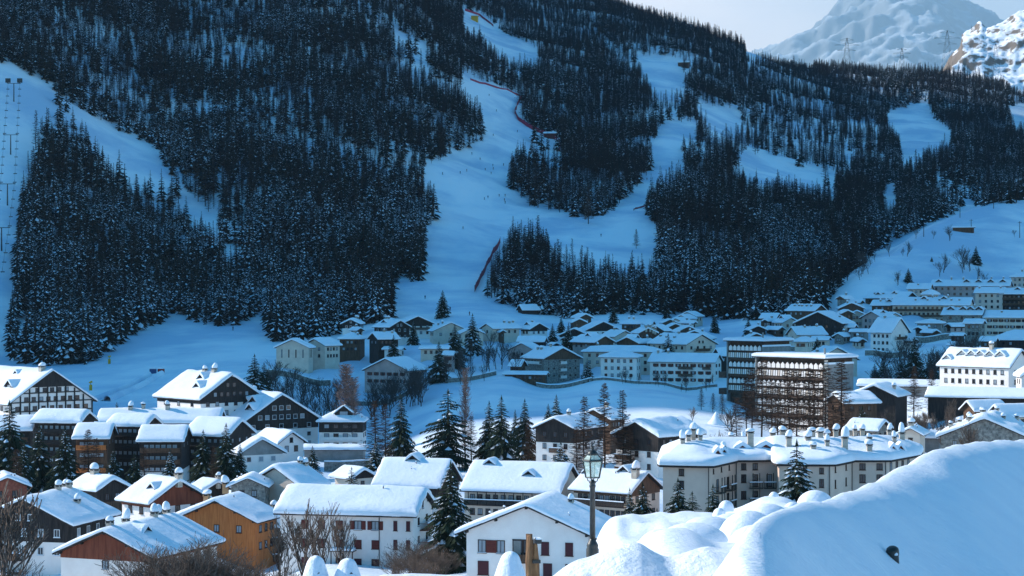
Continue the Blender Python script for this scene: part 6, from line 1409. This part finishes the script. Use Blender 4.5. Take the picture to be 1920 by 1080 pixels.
def pole(px, yb, yt, lb, D0=900, D1=1500, cross=True):
    p = hit(px, yb, D0, D1)
    if p is None: print('pole', px); return
    h = (540-yt)/F*p.y-p.z; root = empty('utility_pole', p, 0, lb, 'pole'); b = MB(); b.tube((0, 0, -1), (0, 0, h), .22, .16, M_TRUNK, 6); b.build('mast', root)
    b = MB(); b.box(-1.2, 1.2, -.1, .1, h-.8, h-.6, M_TRUNK); b.build('crossarm', root)
for px, yb, yt, lb in [(1732, 444, 422, 'utility pole left on the brow of the right hill'), (1800, 408, 384, 'utility pole behind the half buried cabin'), (1863, 391, 372, 'utility pole high on the brow of the right hill'), (1821, 437, 411, 'utility pole standing at the half buried cabin'), (1912, 446, 415, 'tall utility pole near the right edge on the right hill'), (1906, 380, 366, 'farthest utility pole at the right edge on the right hill')]: pole(px, yb, yt, lb)

# chairlift on the far left
def lift():
    pts = [(26, 190), (20, 290), (14, 385), (3, 470), (-12, 560)]; tops = []
    for k, (px, yb) in enumerate(pts):
        p = hit(px, yb, 850, 2500)
        if p is None: continue
        h = 13.0; root = empty('lift_pylon', p, 0, ['topmost lift pylon with a wide crossbar at the left edge', 'second lift pylon from the top at the left edge', 'third lift pylon from the top at the left edge', 'lowest lift pylon cut by the left edge', 'x'][k], 'lift pylon')
        b = MB(); b.tube((0, 0, -1), (0, 0, h), .45, .3, M_IRON, 8); b.build('mast', root)
        b = MB(); b.box(-4.6, 4.6, -.2, .2, h-.18, h+.18, M_IRON)
        for s in (-1, 1):
            b.box(s*4.2-.2, s*4.2+.2, -2.2, 2.2, h-.1, h+.35, M_IRON)
            if k == 0: b.box(s*4.2-1.8, s*4.2+1.8, -.5, .5, h+.5, h+3.6, M_IRON)
        b.build('crossarm', root); tops.append(p+Vector((0, 0, h)))
        if k == 4: bpy.data.objects.remove(root.children[0]); bpy.data.objects.remove(root.children[0]); bpy.data.objects.remove(root)
    ch = None
    for s in (-1, 1):
        b = MB()
        for a, c in zip(tops, tops[1:]): b.tube(a+Vector((s*4.2, 0, .4)), c+Vector((s*4.2, 0, .4)), .07, .07, M_IRON, 4)
        tag(b.build('lift_cable'), ('left' if s < 0 else 'right')+' haul cable of the chairlift at the left edge', 'cable')
        for a, c in zip(tops, tops[1:]):
            n = max(2, int((c-a).length/17))
            for k in range(n):
                q = a.lerp(c, (k+.5)/n)+Vector((s*4.2, 0, .3))
                if ch is None:
                    ch = empty('lift_chair', q, 0, 'dark empty chair hanging on the lift at the left edge', 'lift chair', 'chairs of the lift at the left edge')
                    m = MB(); m.tube((0, 0, 0), (0, .3, -1.6), .06, .06, M_IRON, 5); m.build('hanger', ch)
                    m = MB(); m.box(-1.1, 1.1, -.2, .3, -2.2, -2.1, M_IRON); m.build('seat', ch)
                    m = MB(); m.box(-1.1, 1.1, .28, .34, -2.1, -1.7, M_IRON); m.build('backrest', ch)
                else: copy_tree(ch).location = q
lift()

# snow tunnel of the beginners' lift on the blue piste
def tunnel():
    pts = [(190, 752), (225, 738), (262, 722), (285, 708), (296, 702)]; P = [hit(a, c, 640, 1000) for a, c in pts]; P = [p for p in P if p is not None]
    o = P[0]; root = empty('conveyor_tunnel', o, 0, 'long low snow walled conveyor lane curving over the blue piste', 'conveyor lift')
    for off, nm, m, h, w in ((-3.4, 'side_bank', M_GSNOW, 1.5, 1.3), (0.0, 'belt', M_IRON, .25, .5), (2.0, 'side_bank', M_GSNOW, 1.9, 1.5)):
        b = MB(); Q = []
        for a, c in zip(P, P[1:]):
            for k in range(6): q = a.lerp(c, k/6); q.z = ground(q.x, q.y); Q.append(q-o)
        rows = []
        for i, q in enumerate(Q):
            d = (Q[min(i+1, len(Q)-1)]-Q[max(i-1, 0)]); nn = Vector((d.y, -d.x, 0)).normalized()
            rows.append([tuple(q+nn*(off+w*math.cos(t))+Vector((0, 0, h*math.sin(t)-.3*(1-math.sin(t))))) for t in [math.pi*k/6 for k in range(7)]])
        link(nm, grid_mesh(nm, np.array(rows), m), root)
    for px, y, lb, m in ((287, 700, 'dark blue hut at the top of the conveyor lane', mat('blue_hut', (.03, .08, .2))), (302, 700, 'little red hut at the top of the conveyor lane', mat('red_hut', (.3, .03, .02)))):
        p = hit(px, y, 640, 1000); e = empty('lift_hut', p, 0, lb, 'hut'); b = MB(); b.box(-1.3, 1.3, -1, 1, -.4, 1.9, m); b.build('wall', e); b = MB(); b.prism([(-1.6, 1.9), (1.6, 1.9), (1.2, 2.4), (0, 2.7), (-1.2, 2.4)], -1.2, 1.2, M_SNOW); b.build('roof', e)
tunnel()
for px, y, lb in ((205, 682, 'upper yellow padded snow gun beside the blue piste'), (170, 732, 'lower yellow padded snow gun beside the blue piste')):
    p = hit(px, y, 640, 1100); e = empty('snow_gun', p, 0, lb, 'snow gun'); b = MB(); b.lathe([(.6, -.3), (.6, 1.8), (.45, 2.2), (.05, 2.3)], M_YELLOW, 10); b.build('pad', e)
    b = MB(); b.tube((0, 0, 2.2), (0, 0, 3.2), .12, .12, M_IRON, 6); b.tube((-.5, -.3, 3.0), (.5, .3, 3.4), .3, .4, M_YELLOW, 8); b.build('fan', e)
# snow cone and low walls on the sunlit field
p = hit(1343, 795, 500, 640); 
if p: e = empty('snow_pile', p, 0, 'pointed snow cone on the sunlit field', 'snow pile'); b = MB(); b.lathe([(3.4, -.5), (2.6, .4), (1.5, 1.6), (.8, 2.9), (.35, 3.6), (.02, 3.9)], M_SNOW, 14); b.build('cone', e)

# skiers: one continuous body each
def skier_mesh(seed):
    rs = random.Random(seed); me = bpy.data.meshes.new('body')
    V = [(0,0,.92),(0,-.02,1.15),(0,-.06,1.38),(0,-.08,1.50),(0,-.09,1.60),(0,-.10,1.74), (-.18,-.06,1.36),(-.27,-.16,1.12),(-.25,-.36,.98), (.18,-.06,1.36),(.27,-.16,1.12),(.25,-.36,.98), (-.11,0,.86),(-.14,-.14,.48),(-.14,.02,.08),(-.14,-.16,.03), (.11,0,.86),(.14,-.14,.48),(.14,.02,.08),(.14,-.16,.03)]
    E = [(0,1),(1,2),(2,3),(3,4),(4,5),(2,6),(6,7),(7,8),(2,9),(9,10),(10,11),(0,12),(12,13),(13,14),(14,15),(0,16),(16,17),(17,18),(18,19)]
    rad = [.17,.18,.19,.08,.11,.09,.09,.07,.05,.09,.07,.05,.12,.09,.07,.06,.12,.09,.07,.06]
    me.from_pydata(V, E, []); o = bpy.data.objects.new('tmp', me); COL.objects.link(o)
    sk = o.modifiers.new('s', 'SKIN')
    for v, r_ in zip(me.skin_vertices[0].data, rad): v.radius = (r_, r_)
    me.skin_vertices[0].data[0].use_root = True
    o.modifiers.new('u', 'SUBSURF').levels = 1
    dg = bpy.context.evaluated_depsgraph_get(); m2 = bpy.data.meshes.new_from_object(o.evaluated_get(dg)); bpy.data.objects.remove(o)
    m2.materials.clear()
    cl = [(.02,.02,.03),(.10,.02,.02),(.02,.03,.08)][seed % 3]
    m2.materials.append(mat('ski_clothes_%d' % (seed % 3), cl, rough=.8)); return m2
SKM = [skier_mesh(i) for i in range(3)]
sb = MB()
for s in (-.14, .14): sb.box(s-.05, s+.05, -.85, .75, .0, .03, M_IRON)
SKI = sb.mesh('skis')
def skier(px, py, label, group=None, D0=900, D1=2900):
    p = hit(px, py, D0, D1)
    if p is None: return
    p.z = ground(p.x, p.y)
    e = empty('person', p+Vector((0, 0, .12)), rnd.uniform(-1.2, 1.2), label, 'skier', group); e.scale = (1.25, 1.25, 1.25)
    link('body', SKM[rnd.randrange(3)], e); link('skis', SKI, e)
gsk = 'skiers scattered over the main piste'
for px, py in [(830, 328), (863, 326), (875, 322), (910, 320), (924, 312), (925, 318), (921, 327), (944, 311), (915, 372), (908, 375), (936, 369), (947, 369), (946, 377), (947, 382), (917, 180), (931, 209), (970, 248), (1003, 262), (885, 290), (900, 300), (952, 330), (868, 430), (905, 240), (925, 255)]:
    skier(px, py, 'tiny dark skier on the main piste', gsk)
for px, py, lb in [(1127, 444, 'lone skier on the lower right of the piste'), (844, 583, 'skier gliding out at the foot of the piste'), (797, 561, 'skier standing low on the left rim of the piste'), (437, 620, 'lone skier on the blue piste left of the village'), (1213, 338, 'skier coming down the narrow link between the woods'), (880, 592, 'skier close above the houses at the foot of the piste')]: skier(px, py, lb)

# snow topped walls and fences among the houses
def low_wall(p0, p1, D0, D1, h, label, m=M_STONE, nm='stone_wall', cat='wall'):
    a = Vector(((p0-960)/F*D0, D0, 0)); c = Vector(((p1-960)/F*D1, D1, 0)); n = max(2, int((c-a).length/4)); a.z = ground(a.x, a.y)
    root = empty(nm, a, 0, label, cat); b = MB(); s = MB(); d = (c-a); d.z = 0; nn = Vector((-d.y, d.x, 0)).normalized()*.25
    for k in range(n):
        q = [a.lerp(c, (k+t)/n) for t in (0, 1)]
        for w in q: w.z = ground(w.x, w.y)
        q = [w-a for w in q]
        for mb, z0, z1, f, mm in ((b, -1.0, h, 1, m), (s, h+.003, h+.38, 1.35, M_SNOW)):
            vs = [q[0]-nn*f+Vector((0,0,z0)), q[1]-nn*f+Vector((0,0,z0)), q[1]+nn*f+Vector((0,0,z0)), q[0]+nn*f+Vector((0,0,z0)), q[0]-nn*f*.7+Vector((0,0,z1)), q[1]-nn*f*.7+Vector((0,0,z1)), q[1]+nn*f*.7+Vector((0,0,z1)), q[0]+nn*f*.7+Vector((0,0,z1))]
            mb.add(vs, [(0,3,2,1),(4,5,6,7),(0,1,5,4),(2,3,7,6)]+([(3,0,4,7)] if k == 0 else [])+([(1,2,6,5)] if k == n-1 else []), mm)
    b.build('wall', root); s.build('snow_cap', root)
for a in [(1005, 1110, 748, 750, 1.4, 'snow topped stone wall below the big stone house'), (1112, 1345, 750, 742, 1.0, 'long snow topped wall between the blue field and the grey block'), (835, 930, 742, 760, 1.6, 'dark snow topped wall left of the big stone house'), (655, 790, 738, 745, 1.6, 'dark snow topped wall below the broad red windowed house'),
          (500, 620, 768, 772, 2.2, 'dark retaining wall below the slit window house'), (1622, 1700, 782, 784, 2.2, 'retaining wall below the white steep roofed house'), (1716, 1800, 832, 838, 2.4, 'terrace wall under the greenish pavilion'), (1800, 1900, 800, 806, 2.0, 'terrace wall left of the wide hipped roof'),
          (1440, 1530, 815, 820, 1.8, 'snow topped terrace wall below the tan house of the hillside village'), (608, 692, 520, 524, 2.6, 'long grey snow topped wall below the stepped white block'), (1560, 1680, 690, 694, 1.6, 'snow topped wall below the dark spruces right of the concrete block'),
          (1240, 1300, 560, 562, .5, 'low dark snow topped wall in the sunlit field'), (840, 900, 850, 846, 1.0, 'snow topped garden wall among the tall dark spruces')]: low_wall(*a)
# ---------------------------------------------------------------- light, sky, air, camera
sv = Vector((-math.cos(SUN_EL)*math.cos(SUN_AZ), math.cos(SUN_EL)*math.sin(SUN_AZ), math.sin(SUN_EL)))
sd = bpy.data.lights.new('Sun', 'SUN'); sd.energy = SUN_E; sd.angle = R(0.53); sd.color = (1.0, .93, .84)
so = bpy.data.objects.new('Sun', sd); COL.objects.link(so); so.rotation_euler = sv.to_track_quat('Z', 'Y').to_euler()
w = bpy.data.worlds.new('World'); SC.world = w; w.use_nodes = True; nt = w.node_tree; N, L = nt.nodes, nt.links
bg = N['Background']; bg.inputs[1].default_value = SKY_S
sky = N.new('ShaderNodeTexSky'); sky.sky_type = 'NISHITA'; sky.sun_disc = False; sky.sun_elevation = SUN_EL; sky.sun_rotation = math.atan2(sv.x, sv.y)
sky.altitude = 1500; sky.air_density = 1.0; sky.dust_density = .2; sky.ozone_density = 2.5
hs = N.new('ShaderNodeHueSaturation'); hs.inputs['Saturation'].default_value = SKY_SAT; hs.inputs['Hue'].default_value = SKY_HUE; L.new(sky.outputs[0], hs.inputs['Color'])
tc = N.new('ShaderNodeTexCoord'); sp = N.new('ShaderNodeSeparateXYZ'); L.new(tc.outputs['Generated'], sp.inputs[0])
mp = N.new('ShaderNodeMapping'); mp.inputs['Scale'].default_value = (1.2, 1.2, 3.2); L.new(tc.outputs['Generated'], mp.inputs[0])
no = N.new('ShaderNodeTexNoise'); no.inputs['Scale'].default_value = 5.5; no.inputs['Detail'].default_value = 5; no.inputs['Roughness'].default_value = .5; L.new(mp.outputs[0], no.inputs['Vector'])
# cloud bank low over the valley head
mr = N.new('ShaderNodeMapRange'); L.new(sp.outputs[2], mr.inputs[0]); mr.inputs[1].default_value = .20; mr.inputs[2].default_value = .36; mr.inputs[3].default_value = 1; mr.inputs[4].default_value = 0
my = N.new('ShaderNodeMapRange'); L.new(sp.outputs[1], my.inputs[0]); my.inputs[1].default_value = .3; my.inputs[2].default_value = .7
mm = N.new('ShaderNodeMath'); mm.operation = 'MULTIPLY'; L.new(mr.outputs[0], mm.inputs[0]); L.new(my.outputs[0], mm.inputs[1])
rx = N.new('ShaderNodeMapRange'); L.new(sp.outputs[0], rx.inputs[0]); rx.inputs[1].default_value = .08; rx.inputs[2].default_value = .27
ad = N.new('ShaderNodeMath'); ad.operation = 'MULTIPLY_ADD'; L.new(no.outputs[0], ad.inputs[0]); ad.inputs[1].default_value = -1.3; L.new(rx.outputs[0], ad.inputs[2])
cr = N.new('ShaderNodeMapRange'); L.new(ad.outputs[0], cr.inputs[0]); cr.inputs[1].default_value = -.75; cr.inputs[2].default_value = .15
cm = N.new('ShaderNodeMix'); cm.data_type = 'RGBA'; L.new(cr.outputs[0], cm.inputs[0]); k = CLOUD/SKY_S
cm.inputs[6].default_value = (.66*k, .56*k, .50*k, 1); cm.inputs[7].default_value = (.30*k, .33*k, .37*k, 1)
mx = N.new('ShaderNodeMix'); mx.data_type = 'RGBA'; L.new(mm.outputs[0], mx.inputs[0]); L.new(hs.outputs[0], mx.inputs[6]); L.new(cm.outputs[2], mx.inputs[7]); L.new(mx.outputs[2], bg.inputs[0])

if HAZE > 0:
    hb = MB(); hb.box(-13000, 16000, -1500, 44000, -60, 6800, M_SNOW); ho = hb.build('haze'); tag(ho, kind='stuff'); ho.data.materials.clear()
    hm = bpy.data.materials.new('haze_air'); hm.use_nodes = True; hn = hm.node_tree; hn.nodes.remove(hn.nodes['Principled BSDF'])
    pv = hn.nodes.new('ShaderNodeVolumePrincipled'); pv.inputs['Density'].default_value = HAZE; pv.inputs['Color'].default_value = (.45, .74, 1.0, 1); pv.inputs['Anisotropy'].default_value = .2
    hn.links.new(pv.outputs[0], hn.nodes['Material Output'].inputs['Volume']); ho.data.materials.append(hm)

cd = bpy.data.cameras.new('Camera'); cam = bpy.data.objects.new('Camera', cd); COL.objects.link(cam); cam.rotation_euler = (R(90), 0, 0); cd.sensor_width = 36; cd.lens = 36*F/1920; cd.clip_start = .5; cd.clip_end = 80000
SC.camera = cam
SC.view_settings.view_transform = 'Standard'; SC.view_settings.look = 'None'; SC.view_settings.exposure = EXPO; SC.view_settings.gamma = 1
SC.cycles.use_denoising = True; SC.cycles.max_bounces = 6; SC.cycles.diffuse_bounces = 4; SC.cycles.volume_bounces = 0; SC.cycles.transparent_max_bounces = 8
print('OBJS', len(bpy.data.objects))
